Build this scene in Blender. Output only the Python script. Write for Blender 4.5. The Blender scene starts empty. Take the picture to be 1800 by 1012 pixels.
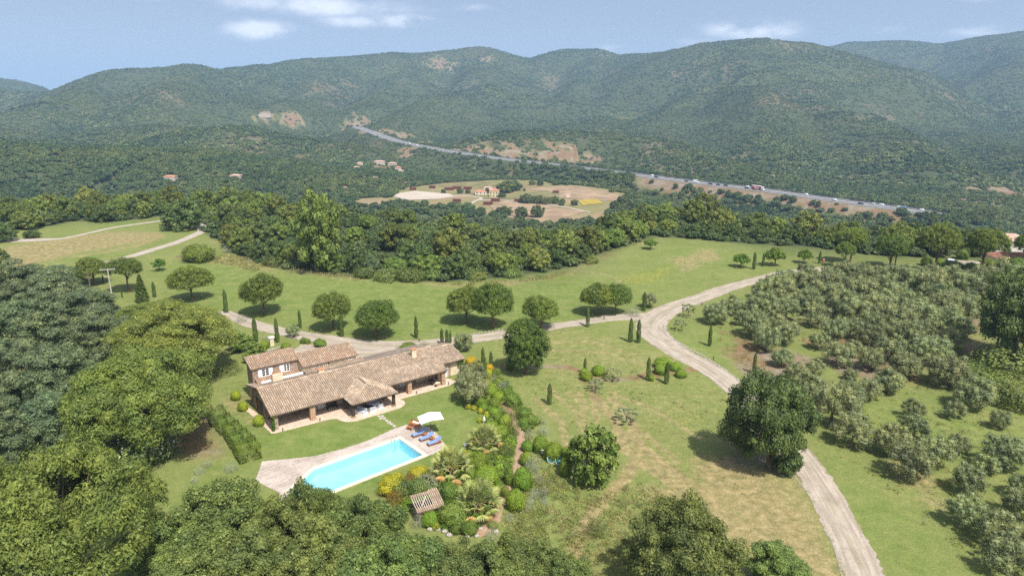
import bpy, math, random
import numpy as np
from math import radians as R, sin, cos, pi

# ---------------------------------------------------------------- camera, sky, sun, exposure
scene = bpy.context.scene
COL = scene.collection
HC = 45.0; FPX = 1216.0; PITCH = R(16.1)
cam = bpy.data.cameras.new('camera'); camo = bpy.data.objects.new('camera', cam); COL.objects.link(camo)
cam.sensor_width = 36.0; cam.lens = 36.0*FPX/1800.0; cam.clip_start = 1.0; cam.clip_end = 20000
camo.location = (0, 0, HC); camo.rotation_euler = (R(90)-PITCH, 0, 0)
scene.camera = camo

SUN_EL = R(57); SUN_AZ = R(148)          # azimuth from +Y towards +X: behind the camera, to the right
world = bpy.data.worlds.new('World'); scene.world = world; world.use_nodes = True
wn = world.node_tree.nodes; wl = world.node_tree.links; wn.clear()
def wnode(t, **k):
    n = wn.new(t)
    for a, b in k.items(): setattr(n, a, b)
    return n
tc = wnode('ShaderNodeTexCoord')
lift = wnode('ShaderNodeVectorMath', operation='ADD'); lift.inputs[1].default_value = (0, 0, 0.22)
wl.new(tc.outputs['Generated'], lift.inputs[0])
sky = wnode('ShaderNodeTexSky', sky_type='NISHITA'); sky.sun_disc = False
sky.sun_elevation = SUN_EL; sky.sun_rotation = SUN_AZ; sky.altitude = 100; sky.air_density = 1.0; sky.dust_density = 2.2; sky.ozone_density = 1.5
nrm = wnode('ShaderNodeVectorMath', operation='NORMALIZE'); wl.new(lift.outputs[0], nrm.inputs[0]); wl.new(nrm.outputs[0], sky.inputs[0])
# thin summer clouds: soft ellipses in azimuth and elevation, broken up by noise
sep = wnode('ShaderNodeSeparateXYZ'); wl.new(tc.outputs['Generated'], sep.inputs[0])
def wmath(op, a, b=None, c=None):
    n = wnode('ShaderNodeMath', operation=op)
    for i, x in enumerate((a, b, c)):
        if x is None: continue
        if isinstance(x, (int, float)): n.inputs[i].default_value = x
        else: wl.new(x, n.inputs[i])
    return n.outputs[0]
azi = wmath('ARCTAN2', sep.outputs[0], sep.outputs[1]); ele = wmath('ARCSINE', sep.outputs[2])
cmap = wnode('ShaderNodeCombineXYZ'); wl.new(wmath('MULTIPLY', azi, 1.0), cmap.inputs[0]); wl.new(wmath('MULTIPLY', ele, 2.0), cmap.inputs[1])
cnz = wnode('ShaderNodeTexNoise'); cnz.inputs['Scale'].default_value = 9; cnz.inputs['Detail'].default_value = 7; cnz.inputs['Roughness'].default_value = 0.62
wl.new(cmap.outputs[0], cnz.inputs['Vector'])
CLOUDS = [(-18.8, 4.05, 2.8, .75, 1.1), (-8.4, 4.95, 2.8, .75, 1.1), (-11.8, 4.8, 3.2, .55, .8), (-13.3, 5.9, 6.0, .9, .8), (-19.5, 6.0, 3.5, .7, .75), (-25.6, 6.3, 4.0, .6, .8), (-3, 5.9, 1.6, .4, .6), (-9, 5.7, 4, .6, .6),
          (18.1, 4.05, 3.4, .85, 1.1), (14.0, 3.4, 2.5, .4, .5), (8, 3.0, 2.0, .35, .5), (32, 6.0, 1.6, .6, .9), (32, 3.6, 2.6, .5, .7), (27, 3.9, 2, .4, .5),
          (60, 6, 8, 1.2, .8), (-70, 5, 9, 1.2, .8), (110, 8, 9, 1.6, .8), (-130, 7, 9, 1.6, .8), (170, 9, 8, 1.6, .8)]
tot = None
for (a, e, sa, se, w) in CLOUDS:
    dx = wmath('DIVIDE', wmath('SUBTRACT', azi, R(a)), R(sa)); dy = wmath('DIVIDE', wmath('SUBTRACT', ele, R(e)), R(se))
    d2 = wmath('ADD', wmath('MULTIPLY', dx, dx), wmath('MULTIPLY', dy, dy))
    g = wmath('MULTIPLY', wmath('EXPONENT', wmath('MULTIPLY', d2, -1.2)), w)
    tot = g if tot is None else wmath('MAXIMUM', tot, g)
cl = wmath('MULTIPLY', tot, wmath('MULTIPLY_ADD', cnz.outputs[0], 3.2, -1.0))
ramp = wnode('ShaderNodeMapRange'); ramp.interpolation_type = 'SMOOTHSTEP'
ramp.inputs[1].default_value = 0.06; ramp.inputs[2].default_value = 0.80; ramp.inputs[3].default_value = 0; ramp.inputs[4].default_value = 0.66
wl.new(cl, ramp.inputs[0])
wmix = wnode('ShaderNodeMix', data_type='RGBA'); wl.new(ramp.outputs[0], wmix.inputs[0]); hz_ = wnode('ShaderNodeHueSaturation'); hz_.inputs['Saturation'].default_value = 0.72; hz_.inputs['Value'].default_value = 0.68; wl.new(sky.outputs[0], hz_.inputs['Color']); wl.new(hz_.outputs[0], wmix.inputs[6])
wmix.inputs[7].default_value = (4.6, 4.8, 5.2, 1)
bg = wnode('ShaderNodeBackground'); bg.inputs[1].default_value = 0.15; wl.new(wmix.outputs[2], bg.inputs[0])
wo = wnode('ShaderNodeOutputWorld'); wl.new(bg.outputs[0], wo.inputs[0])

sd = bpy.data.lights.new('sun', 'SUN'); sd.energy = 3.35; sd.angle = R(0.53); sd.color = (1, .965, .90)
so = bpy.data.objects.new('sun', sd); COL.objects.link(so); so.rotation_euler = (R(90)-SUN_EL, 0, pi-SUN_AZ)

vs = scene.view_settings; vs.view_transform = 'Standard'; vs.look = 'None'; vs.gamma = 1.0; vs.exposure = 0.85; vs.use_curve_mapping = False
cy = scene.cycles
cy.max_bounces = 6; cy.diffuse_bounces = 3; cy.glossy_bounces = 2; cy.transmission_bounces = 3; cy.transparent_max_bounces = 8; cy.volume_bounces = 0
cy.use_denoising = False; cy.denoiser = 'OPENIMAGEDENOISE'; cy.denoising_input_passes = 'RGB_ALBEDO_NORMAL'; cy.denoising_prefilter = 'ACCURATE'; cy.caustics_reflective = False; cy.caustics_refractive = False

# ---------------------------------------------------------------- noise and terrain shape
def _h(ix, iy, s):
    n = (ix.astype(np.int64)*374761393 + iy.astype(np.int64)*668265263 + s*974634777) & 0xffffffff
    n = ((n ^ (n >> 13))*1274126177) & 0xffffffff
    return ((n ^ (n >> 16)) & 0xffff)/65535.0
def vnoise(x, y, s=0):
    x = np.asarray(x, float); y = np.asarray(y, float)
    ix = np.floor(x); iy = np.floor(y); fx = x-ix; fy = y-iy
    fx = fx*fx*fx*(fx*(fx*6-15)+10); fy = fy*fy*fy*(fy*(fy*6-15)+10)
    a = _h(ix, iy, s); b = _h(ix+1, iy, s); c = _h(ix, iy+1, s); d = _h(ix+1, iy+1, s)
    return (a*(1-fx)+b*fx)*(1-fy)+(c*(1-fx)+d*fx)*fy
def fbm(x, y, s=0, o=4):
    t = 0; a = .5; n = 0
    for i in range(o):
        t = t+a*vnoise(x*2**i, y*2**i, s+i*7); n += a; a *= .5
    return t/n
def sstep(a, b, x):
    t = np.clip((x-a)/(b-a), 0, 1); return t*t*(3-2*t)

FW = np.array([0, cos(PITCH), -sin(PITCH)]); UP = np.array([0, sin(PITCH), cos(PITCH)])
def ray(u, v):
    return FW+np.array([(u-900)/FPX, 0, 0])+(506-v)/FPX*UP
def at_z(u, v, z):                       # point of a sight line at a given level
    d = ray(u, v); t = (z-HC)/d[2]; return np.array([d[0]*t, d[1]*t, z])
def at_d(u, v, dist):                    # point of a sight line at a given ground distance
    d = ray(u, v); t = dist/math.hypot(d[0], d[1]); return np.array([d[0]*t, d[1]*t, HC+d[2]*t])

RIDGES = []
def ridge(pts, slope, w): RIDGES.append((np.array([at_d(*p) for p in pts]), slope, w))
ridge([(-500, 130, 2700), (-150, 150, 2600), (90, 164, 2500), (160, 138, 2450), (230, 120, 2400), (330, 114, 2400), (390, 124, 2500), (470, 115, 2600), (530, 104, 2700), (600, 100, 2750), (690, 92, 2800), (740, 96, 2850), (800, 90, 2900), (850, 84, 2900), (890, 95, 3000), (930, 104, 3100), (990, 88, 3000), (1050, 88, 3000), (1090, 100, 3000), (1120, 97, 2900), (1200, 88, 2600), (1260, 75, 2400), (1345, 68, 2300), (1400, 75, 2300), (1440, 88, 2350)], .40, 120)
ridge([(1380, 112, 3900), (1450, 86, 3700), (1500, 75, 3600), (1600, 73, 3600), (1650, 78, 3700), (1720, 68, 3600), (1800, 58, 3500), (2000, 50, 3500), (2500, 40, 3600)], .40, 120)
ridge([(-300, 120, 3500), (-100, 128, 3500), (0, 140, 3500), (50, 153, 3600), (100, 175, 3600)], .3, 120)
ridge([(850, 90, 2850), (870, 118, 2400), (860, 132, 2150), (800, 155, 1900), (735, 186, 1700), (660, 214, 1520)], .50, 40)
ridge([(1345, 70, 2280), (1400, 130, 1900), (1490, 190, 1500), (1580, 245, 1200), (1650, 292, 980)], .50, 45)
ridge([(1260, 78, 2350), (1235, 125, 2000), (1170, 175, 1700), (1120, 215, 1480)], .50, 40)
ridge([(1050, 90, 2950), (1030, 130, 2400), (980, 170, 1900)], .50, 40)
ridge([(600, 102, 2700), (560, 140, 2200), (500, 180, 1800)], .50, 40)
ridge([(330, 116, 2380), (310, 140, 2000), (250, 165, 1700)], .50, 40)
ridge([(800, 254, 1080), (850, 236, 1110), (900, 217, 1150), (980, 204, 1200), (1060, 210, 1200), (1130, 232, 1150), (1200, 268, 1020), (1300, 300, 900)], .40, 45)
ridge([(-150, 190, 1450), (60, 197, 1350), (200, 184, 1350), (300, 191, 1300), (420, 217, 1200), (520, 236, 1150), (590, 255, 1080)], .30, 60)
ridge([(1640, 215, 2000), (1720, 250, 1500), (1850, 280, 1100)], .42, 50)
ridge([(1500, 76, 3550), (1560, 130, 2900), (1640, 180, 2400)], .50, 45)
ridge([(1800, 60, 3450), (1790, 120, 2700), (1800, 180, 2100)], .50, 45)
ridge([(-100, 250, 900), (120, 262, 880), (300, 262, 860), (430, 285, 800)], .2, 60)

ridge([(470, 117, 2580), (440, 150, 2150), (400, 185, 1750)], .50, 40)
ridge([(740, 98, 2830), (700, 135, 2300), (640, 175, 1850)], .50, 40)
ridge([(950, 106, 3080), (930, 140, 2350), (900, 172, 1800)], .50, 40)
ridge([(1130, 99, 2880), (1110, 135, 2300), (1060, 175, 1750)], .50, 40)
ridge([(1320, 70, 2290), (1320, 140, 1800), (1350, 210, 1350), (1380, 268, 1080)], .50, 40)
ridge([(1650, 80, 3680), (1690, 140, 2800), (1740, 190, 2200)], .50, 45)
ridge([(200, 126, 2420), (150, 160, 2000), (90, 178, 1700)], .50, 40)
MWAY = np.array([at_z(1668, 382, -53), at_z(1615, 372, -52), at_z(1480, 354, -51), at_z(1337, 334, -50), at_z(1200, 318, -49), at_z(1060, 300, -48), at_z(960, 288, -47), at_z(870, 278, -46), at_z(770, 263, -43), at_z(700, 249, -39), at_z(650, 232, -32), at_z(625, 223, -27)])
FARM = np.array([at_z(u, v, -54)[:2] for u, v in [(660, 352), (720, 332), (790, 322), (870, 317), (930, 317), (1000, 325), (1060, 333), (1120, 350), (1105, 362), (1050, 380), (960, 395), (870, 382), (800, 364), (700, 356)]])

def seg_dist(x, y, pts):
    best = np.full(np.shape(x), 1e9); zz = np.zeros(np.shape(x)); side = np.zeros(np.shape(x))
    for i in range(len(pts)-1):
        a = pts[i]; b = pts[i+1]; dx, dy = b[0]-a[0], b[1]-a[1]; L2 = dx*dx+dy*dy
        t = np.clip(((x-a[0])*dx+(y-a[1])*dy)/L2, 0, 1)
        ex = x-(a[0]+t*dx); ey = y-(a[1]+t*dy); d = np.sqrt(ex*ex+ey*ey)
        m = d < best
        best = np.where(m, d, best)
        if len(a) > 2: zz = np.where(m, a[2]+t*(b[2]-a[2]), zz)
        side = np.where(m, np.sign(dx*ey-dy*ex), side)
    return best, zz, side
def inpoly(x, y, poly):
    c = np.zeros(np.shape(x), bool); n = len(poly)
    for i in range(n):
        x0, y0 = poly[i][:2]; x1, y1 = poly[(i+1) % n][:2]
        if y0 == y1: continue
        c ^= ((y0 > y) != (y1 > y)) & (x < (x1-x0)*(y-y0)/(y1-y0)+x0)
    return c
def polysd(x, y, poly):                    # signed distance, negative inside
    p = np.vstack([np.asarray(poly)[:, :2], np.asarray(poly)[:1, :2]])
    d, _, _ = seg_dist(x, y, p)
    return np.where(inpoly(x, y, poly), -d, d)

def H(x, y):
    x = np.asarray(x, float); y = np.asarray(y, float); shp = np.broadcast(x, y).shape
    x = np.broadcast_to(x, shp).ravel(); y = np.broadcast_to(y, shp).ravel()
    r = np.hypot(x, y); z = plateau(x, y, r); k = r > 330
    if k.any(): z[k] = beyond(x[k], y[k], r[k], z[k])
    return z.reshape(shp)
def rim(az): return np.interp(az, [-60, -37, -24, -17, -9, -3, 0, 4, 8, 10.5, 15, 22, 37, 60], [300, 300, 285, 268, 218, 192, 178, 178, 198, 232, 235, 215, 225, 240])
def plateau(x, y, r):
    edge = rim(np.degrees(np.arctan2(x, y)))
    und = (vnoise(x/60, y/60, 5)-.5)*.9*sstep(60, 130, r)
    und = und*sstep(8, 40, np.hypot(x+20, (y-88)))
    z = und-65*sstep(0, 1, (r-edge)/270)**0.9
    return z+(fbm(x/90, y/90, 9)-.5)*8*sstep(30, 200, r-edge)
def beyond(x, y, r, z):
    hill = None; crest = np.ones(x.shape)
    for q, (pts, sl, w) in enumerate(RIDGES):
        d, zr, _ = seg_dist(x, y, pts)
        if q < 3: crest = crest*(1-np.exp(-(d/380)**2))
        zz = zr-sl*(np.sqrt(d*d+w*w)-w)
        if hill is None: hill = zz
        else:
            k = 22.0; hh = np.clip(.5+.5*(hill-zz)/k, 0, 1); hill = zz*(1-hh)+hill*hh+k*hh*(1-hh)*.6
    z = z+30*sstep(900, 2700, r)
    nz = np.abs(fbm(x/420+3, y/420, 21, 5)-.5)*2
    hill = hill-((nz-.05)*80+(np.abs(fbm(x/760+1, y/760, 23, 3)-.5)*2-.1)*130)*sstep(800, 1400, r)*sstep(-60, 40, hill)*crest+(fbm(x/150, y/150, 31)-.5)*12
    k = 30.0; hh = np.clip(.5+.5*(hill-z)/k, 0, 1)
    zz = z*(1-hh)+hill*hh+k*hh*(1-hh)*.5
    z = z*(1-sstep(330, 480, r))+zz*sstep(330, 480, r)
    fd = polysd(x, y, FARM); w = 1-sstep(0, 50, fd); z = z*(1-w)+(-54)*w
    d, zr, side = seg_dist(x, y, MWAY); w = 1-sstep(15, 48, d); return z*(1-w)+zr*w
def P(u, v):                               # where a sight line meets the ground
    d = ray(u, v); hn = math.hypot(d[0], d[1])
    for t in (np.linspace(40, 329/hn, 60), np.geomspace(328/hn, 6500, 420)):
        g = HC+d[2]*t-H(d[0]*t, d[1]*t); i = np.where(g < 0)[0]
        if len(i): break
    if len(i) == 0: return at_d(u, v, 3000)
    i = max(int(i[0]), 1); a, b = t[i-1], t[i]
    for _ in range(12):
        m = (a+b)/2
        if HC+d[2]*m-float(H(d[0]*m, d[1]*m)) < 0: b = m
        else: a = m
    m = (a+b)/2; return np.array([d[0]*m, d[1]*m, float(H(d[0]*m, d[1]*m))])
def MPP(p): return float((np.asarray(p)-np.array([0, 0, HC]))@FW)/FPX   # metres per photo pixel there

# ---------------------------------------------------------------- materials
def newmat(name):
    m = bpy.data.materials.new(name); m.use_nodes = True; nt = m.node_tree; nt.nodes.clear(); return m, nt
class NT:
    def __init__(s, nt): s.nt = nt
    def n(s, t, **k):
        x = s.nt.nodes.new(t)
        for a, b in k.items(): setattr(x, a, b)
        return x
    def l(s, a, b): s.nt.links.new(a, b)
    def math(s, op, a, b=None, c=None):
        n = s.n('ShaderNodeMath', operation=op)
        for i, x in enumerate((a, b, c)):
            if x is None: continue
            if isinstance(x, (int, float)): n.inputs[i].default_value = x
            else: s.l(x, n.inputs[i])
        return n.outputs[0]
    def mix(s, f, a, b, blend='MIX'):
        n = s.n('ShaderNodeMix', data_type='RGBA', blend_type=blend)
        for i, x in ((0, f), (6, a), (7, b)):
            if isinstance(x, (int, float)): n.inputs[i].default_value = x
            elif isinstance(x, tuple): n.inputs[i].default_value = (*x, 1) if len(x) == 3 else x
            else: s.l(x, n.inputs[i])
        return n.outputs[2]
    def noise(s, scale, detail=3, rough=.55, vec=None, lo=.35, hi=.65, out=True):
        n = s.n('ShaderNodeTexNoise'); n.inputs['Scale'].default_value = scale; n.inputs['Detail'].default_value = detail; n.inputs['Roughness'].default_value = rough
        if vec is not None: s.l(vec, n.inputs['Vector'])
        if not out: return n.outputs[0]
        return s.rng(n.outputs[0], lo, hi)
    def rng(s, x, lo, hi, a=0., b=1.):
        m = s.n('ShaderNodeMapRange'); m.inputs[1].default_value = lo; m.inputs[2].default_value = hi; m.inputs[3].default_value = a; m.inputs[4].default_value = b
        s.l(x, m.inputs[0]); return m.outputs[0]
    def pos(s): return s.n('ShaderNodeNewGeometry').outputs['Position']
    def obj(s): return s.n('ShaderNodeTexCoord').outputs['Object']
    def attr(s, name): return s.n('ShaderNodeAttribute', attribute_name=name)
    def out(s, col, rough=.8, spec=.3, bump=None, bstr=.3, bdist=.05, metal=0, extra=None):
        b = s.n('ShaderNodeBsdfPrincipled')
        if isinstance(col, tuple): b.inputs['Base Color'].default_value = (*col, 1)
        else: s.l(col, b.inputs['Base Color'])
        if isinstance(rough, (int, float)): b.inputs['Roughness'].default_value = rough
        else: s.l(rough, b.inputs['Roughness'])
        b.inputs['Specular IOR Level'].default_value = spec; b.inputs['Metallic'].default_value = metal
        if bump is not None:
            bp = s.n('ShaderNodeBump'); bp.inputs['Strength'].default_value = bstr; bp.inputs['Distance'].default_value = bdist
            s.l(bump, bp.inputs['Height']); s.l(bp.outputs[0], b.inputs['Normal'])
        o = s.n('ShaderNodeOutputMaterial'); s.l(b.outputs[0], o.inputs[0]); return b, o
MATS = {}
def plain(name, col, rough=.7, spec=.3, var=.15, scale=3., metal=0):
    if name in MATS: return MATS[name]
    m, nt = newmat(name); s = NT(nt); f = s.noise(scale, 4, vec=s.obj())
    c = s.mix(f, tuple(x*(1-var) for x in col), tuple(min(1, x*(1+var)) for x in col))
    s.out(c, rough, spec, metal=metal); MATS[name] = m; return m
def leafmat(name, c1, c2, trans=.22, var=.35, rough=.6, spec=.25, c3=None, f3=.06, big=0):
    m, nt = newmat(name); s = NT(nt)
    g = s.n('ShaderNodeNewGeometry'); oi = s.n('ShaderNodeObjectInfo')
    c = s.mix(g.outputs['Random Per Island'], c1, c2)
    if c3: c = s.mix(s.math('GREATER_THAN', s.math('FRACT', s.math('MULTIPLY', g.outputs['Random Per Island'], 37.7)), 1-f3), c, c3)
    br = s.rng(oi.outputs['Random'], 0, 1, 1-var, 1+var)
    hs = s.n('ShaderNodeHueSaturation'); s.l(c, hs.inputs['Color']); s.l(br, hs.inputs['Value'])
    s.l(s.rng(s.math('FRACT', s.math('MULTIPLY', oi.outputs['Random'], 13.3)), 0, 1, .482, .515), hs.inputs['Hue'])
    nz = s.noise(.45, 2, vec=g.outputs['Position'], lo=.3, hi=.7)
    c = s.mix(nz, s.mix(1., hs.outputs[0], (.80, .85, .86), 'MULTIPLY'), s.mix(1., hs.outputs[0], (1.36, 1.28, 1.0), 'MULTIPLY'))
    if big:                                # stands of different bushes over a whole hillside
        c = s.mix(s.noise(.0075, 4, .6, g.outputs['Position'], .42, .6), c, s.mix(1., c, (1.55, 1.3, 1.15), 'MULTIPLY')); c = s.mix(s.noise(.02, 3, .6, g.outputs['Position'], .5, .66), c, s.mix(1., c, (.62, .72, .75), 'MULTIPLY'))
    b = s.n('ShaderNodeBsdfPrincipled'); s.l(c, b.inputs['Base Color']); b.inputs['Roughness'].default_value = rough; b.inputs['Specular IOR Level'].default_value = spec
    t = s.n('ShaderNodeBsdfTranslucent'); s.l(s.mix(1., c, (1.2, 1.25, .6), 'MULTIPLY'), t.inputs[0])
    x = s.n('ShaderNodeMixShader'); x.inputs[0].default_value = trans; s.l(b.outputs[0], x.inputs[1]); s.l(t.outputs[0], x.inputs[2])
    o = s.n('ShaderNodeOutputMaterial'); s.l(x.outputs[0], o.inputs[0]); MATS[name] = m; return m
def mesh_np(name, V, F, mat=None, smooth=False):
    me = bpy.data.meshes.new(name); me.from_pydata(np.asarray(V).tolist(), [], F.tolist() if isinstance(F, np.ndarray) else F)
    if mat is not None:
        for q in (mat if isinstance(mat, (list, tuple)) else [mat]): me.materials.append(q)
    if smooth: me.polygons.foreach_set('use_smooth', np.ones(len(me.polygons), bool))
    me.update(); return me
def link(name, me, parent=None, loc=None, label=None, cat=None, group=None, kind=None):
    o = bpy.data.objects.new(name, me); COL.objects.link(o)
    if parent is not None: o.parent = parent
    if loc is not None: o.location = tuple(float(q) for q in loc)
    if label: o['label'] = label
    if cat: o['category'] = cat
    if group: o['group'] = group
    if kind: o['kind'] = kind
    return o
class MB:
    """collects simple solids; build() links them as one mesh"""
    def __init__(s): s.v = []; s.f = []
    def add(s, V, F):
        k = len(s.v); s.v += [tuple(map(float, p)) for p in V]; s.f += [tuple(i+k for i in f) for f in F]; return s
    def box(s, x0, x1, y0, y1, z0, z1):
        return s.add([(x0, y0, z0), (x1, y0, z0), (x1, y1, z0), (x0, y1, z0), (x0, y0, z1), (x1, y0, z1), (x1, y1, z1), (x0, y1, z1)],
                     [(0, 3, 2, 1), (4, 5, 6, 7), (0, 1, 5, 4), (1, 2, 6, 5), (2, 3, 7, 6), (3, 0, 4, 7)])
    def obox(s, c, ax, ay, az):          # oriented box from centre and half-axes
        c, ax, ay, az = map(np.array, (c, ax, ay, az)); V = [c+i*ax+j*ay+k*az for k in (-1, 1) for i, j in ((-1, -1), (1, -1), (1, 1), (-1, 1))]
        return s.add(V, [(0, 3, 2, 1), (4, 5, 6, 7), (0, 1, 5, 4), (1, 2, 6, 5), (2, 3, 7, 6), (3, 0, 4, 7)])
    def prism(s, poly, z0, z1):
        n = len(poly); return s.add([(p[0], p[1], z0) for p in poly]+[(p[0], p[1], z1) for p in poly],
            [tuple(range(n-1, -1, -1)), tuple(range(n, 2*n))]+[(i, (i+1) % n, n+(i+1) % n, n+i) for i in range(n)])
    def tube(s, pts, rad, n=7, cap=True):
        pts = [np.array(p, float) for p in pts]; rings = []
        for i, p in enumerate(pts):
            d = pts[min(i+1, len(pts)-1)]-pts[max(i-1, 0)]; d = d/(np.linalg.norm(d)+1e-9)
            e = np.cross(d, (0, 0, 1) if abs(d[2]) < .9 else (1, 0, 0)); e /= np.linalg.norm(e); f = np.cross(d, e)
            r = rad[i] if hasattr(rad, '__len__') else rad
            rings.append([p+r*(cos(2*pi*k/n)*e+sin(2*pi*k/n)*f) for k in range(n)])
        V = [q for rg in rings for q in rg]; F = []
        for i in range(len(pts)-1):
            for k in range(n): F.append((i*n+k, i*n+(k+1) % n, (i+1)*n+(k+1) % n, (i+1)*n+k))
        if cap: F += [tuple(range(n-1, -1, -1)), tuple(range((len(pts)-1)*n, len(pts)*n))]
        return s.add(V, F)
    def lathe(s, prof, c=(0, 0, 0), n=12):
        V = []; F = []
        for r, z in prof: V += [(c[0]+r*cos(2*pi*k/n), c[1]+r*sin(2*pi*k/n), c[2]+z) for k in range(n)]
        for i in range(len(prof)-1):
            for k in range(n): F.append((i*n+k, i*n+(k+1) % n, (i+1)*n+(k+1) % n, (i+1)*n+k))
        F += [tuple(range(n-1, -1, -1)), tuple(range((len(prof)-1)*n, len(prof)*n))]
        return s.add(V, F)
    def mesh(s, name, mat, smooth=False): return mesh_np(name, s.v, s.f, mat, smooth)
    def build(s, name, mat, parent=None, smooth=False, **k): return link(name, s.mesh(name, mat, smooth), parent, **k)
def empty(name, loc, rz=0, label=None, cat=None, group=None, scale=None):
    o = bpy.data.objects.new(name, None); COL.objects.link(o); o.location = tuple(float(q) for q in loc); o.rotation_euler = (0, 0, rz)
    o.empty_display_size = .2
    if scale is not None: o.scale = scale
    if label: o['label'] = label
    if cat: o['category'] = cat
    if group: o['group'] = group
    return o

# ---------------------------------------------------------------- house frame and pool outline (needed by the ground)
AZH = R(35.7); HO = at_z(480, 754, 0); HA = np.array([cos(AZH), sin(AZH), 0]); HB = np.array([-sin(AZH), cos(AZH), 0])
def hw(a, b, z=0): return HO+a*HA+b*HB+np.array([0, 0, z])
POOL = np.array([(-11.4, 78.9), (-15.1, 83.2), (-24.3, 75.6), (-25.8, 70.4), (-23.7, 68.4)])
def offset_poly(poly, d):
    n = len(poly); out = []
    A = sum(poly[i][0]*poly[(i+1) % n][1]-poly[(i+1) % n][0]*poly[i][1] for i in range(n)); sg = 1 if A > 0 else -1
    for i in range(n):
        p0, p1, p2 = np.array(poly[i-1]), np.array(poly[i]), np.array(poly[(i+1) % n])
        e1 = (p1-p0)/np.linalg.norm(p1-p0); e2 = (p2-p1)/np.linalg.norm(p2-p1)
        n1 = sg*np.array([e1[1], -e1[0]]); n2 = sg*np.array([e2[1], -e2[0]]); m = (n1+n2); m = m/(m@n1)
        out.append(p1+m*d)
    return np.array(out)
COPE = offset_poly(POOL, .55)

# ---------------------------------------------------------------- ground sheet
rr = [14.0]
while rr[-1] < 7000:
    q = rr[-1]; rr.append(q*(1.0045 if 62 < q < 96 else (1.009 if q < 330 else 1.0125)))
rr = np.array(rr); th = np.radians(np.concatenate([np.arange(-64, -41, 1.2), np.arange(-41, 41.01, .27), np.arange(42, 65, 1.2)]))
TH, RR = np.meshgrid(th, rr); GX = RR*np.sin(TH); GY = RR*np.cos(TH); GZ = H(GX, GY)
nr, nt_ = GX.shape; gx, gy, gz = GX.ravel(), GY.ravel(), GZ.ravel()
near = RR.ravel() < 420
def pz(poly):  return [P(u, v)[:2] for u, v in poly]
def zone(polys, soft, dst, amt=1., nz=0.):
    for poly in polys:
        w = pz(poly) if not isinstance(poly, np.ndarray) else poly
        d = polysd(gx[near], gy[near], w)
        if nz: d = d+(fbm(gx[near]/5, gy[near]/5, 77, 4)-.5)*nz
        dst[near] = np.maximum(dst[near], amt*(1-sstep(-soft, soft, d)))
def zline(lines, wid, dst, amt=1., nz=.5):
    for ln in lines:
        w = np.array(pz(ln)); d, _, _ = seg_dist(gx[near], gy[near], w)
        d = d+(fbm(gx[near]/3, gy[near]/3, 41, 3)-.5)*nz
        dst[near] = np.maximum(dst[near], amt*(1-sstep(wid*.4, wid, d)))
zdry = np.zeros(gx.size); zsoil = np.zeros(gx.size); zlush = np.zeros(gx.size); zmaq = np.zeros(gx.size); zfarm = np.zeros(gx.size); zyel = np.zeros(gx.size)
zone([[(440, 800), (400, 720), (430, 690), (470, 760), (700, 722), (800, 672), (815, 680), (838, 700), (848, 740), (832, 790), (790, 805), (640, 870), (520, 870)]], 1.2, zlush, 1.)
zone([[(270, 470), (420, 460), (520, 482), (700, 497), (860, 497), (1000, 482), (1090, 500), (1050, 520), (990, 560), (900, 575), (800, 590), (700, 598), (560, 575), (400, 548), (300, 520)]], 5, zlush, .8, 6)
zone([[(1080, 500), (1180, 430), (1300, 430), (1420, 440), (1300, 480), (1180, 520), (1110, 545)]], 6, zlush, .5, 8)
zone([[(1440, 770), (1520, 830), (1640, 930), (1720, 1012), (1560, 1012), (1470, 870)], [(1490, 720), (1600, 690), (1700, 700), (1790, 790), (1700, 830), (1560, 790)], [(920, 850), (960, 790), (1040, 850), (1075, 860), (1040, 920), (960, 930)], [(1170, 590), (1250, 570), (1300, 600), (1250, 640), (1230, 640)]], 4, zlush, .5, 9)
zone([[(560, 470), (640, 480), (760, 492), (770, 482), (640, 470)]], 2, zlush, .9, 4)
zone([[(180, 480), (180, 392), (290, 382), (200, 400), (100, 418), (60, 418)], [(330, 830), (420, 800), (440, 860), (380, 900), (330, 900)]], 3, zlush, .8, 6)
zone([[(20, 432), (110, 418), (180, 408), (268, 409), (282, 414), (262, 424), (150, 443), (60, 465), (0, 480), (0, 440)]], 3, zdry, .85, 4)
zone([[(300, 450), (420, 450), (500, 478), (470, 480), (400, 465)], [(430, 385), (480, 380), (430, 440), (380, 430), (380, 400)]], 3, zdry, .55, 6)
zone([[(890, 600), (1000, 578), (1100, 590), (1210, 640), (1150, 690), (1000, 700), (930, 660)]], 5, zdry, .24, 9)
zone([[(930, 690), (1100, 690), (1290, 700), (1270, 760), (1230, 800), (1100, 800), (990, 770)]], 6, zdry, .22, 12)
zone([[(1225, 800), (1290, 800), (1400, 850), (1475, 1012), (1330, 1012), (1290, 940), (1210, 860)], [(1120, 850), (1180, 850), (1290, 950), (1330, 1012), (1240, 960), (1170, 900)]], 2.5, zdry, .9, 5)
zone([[(990, 905), (1120, 850), (1200, 880), (1300, 1012), (1010, 1012)]], 3, zdry, .25, 10)
zone([[(1175, 455), (1250, 438), (1270, 455), (1200, 475)], [(1560, 800), (1620, 800), (1680, 900), (1600, 880)], [(700, 492), (830, 502), (970, 488), (1030, 462), (1080, 440), (1150, 420), (1060, 452), (1000, 482), (900, 500), (800, 505)], [(500, 478), (640, 492), (640, 488), (520, 472)]], 2, zdry, .7, 5)
zone([[(1270, 585), (1345, 600), (1440, 640), (1420, 690), (1340, 695), (1290, 640)], [(1420, 600), (1560, 600), (1620, 650), (1560, 670), (1480, 660)], [(1670, 560), (1710, 535), (1735, 640), (1690, 630)]], 2, zsoil, .85, 9)
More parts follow.
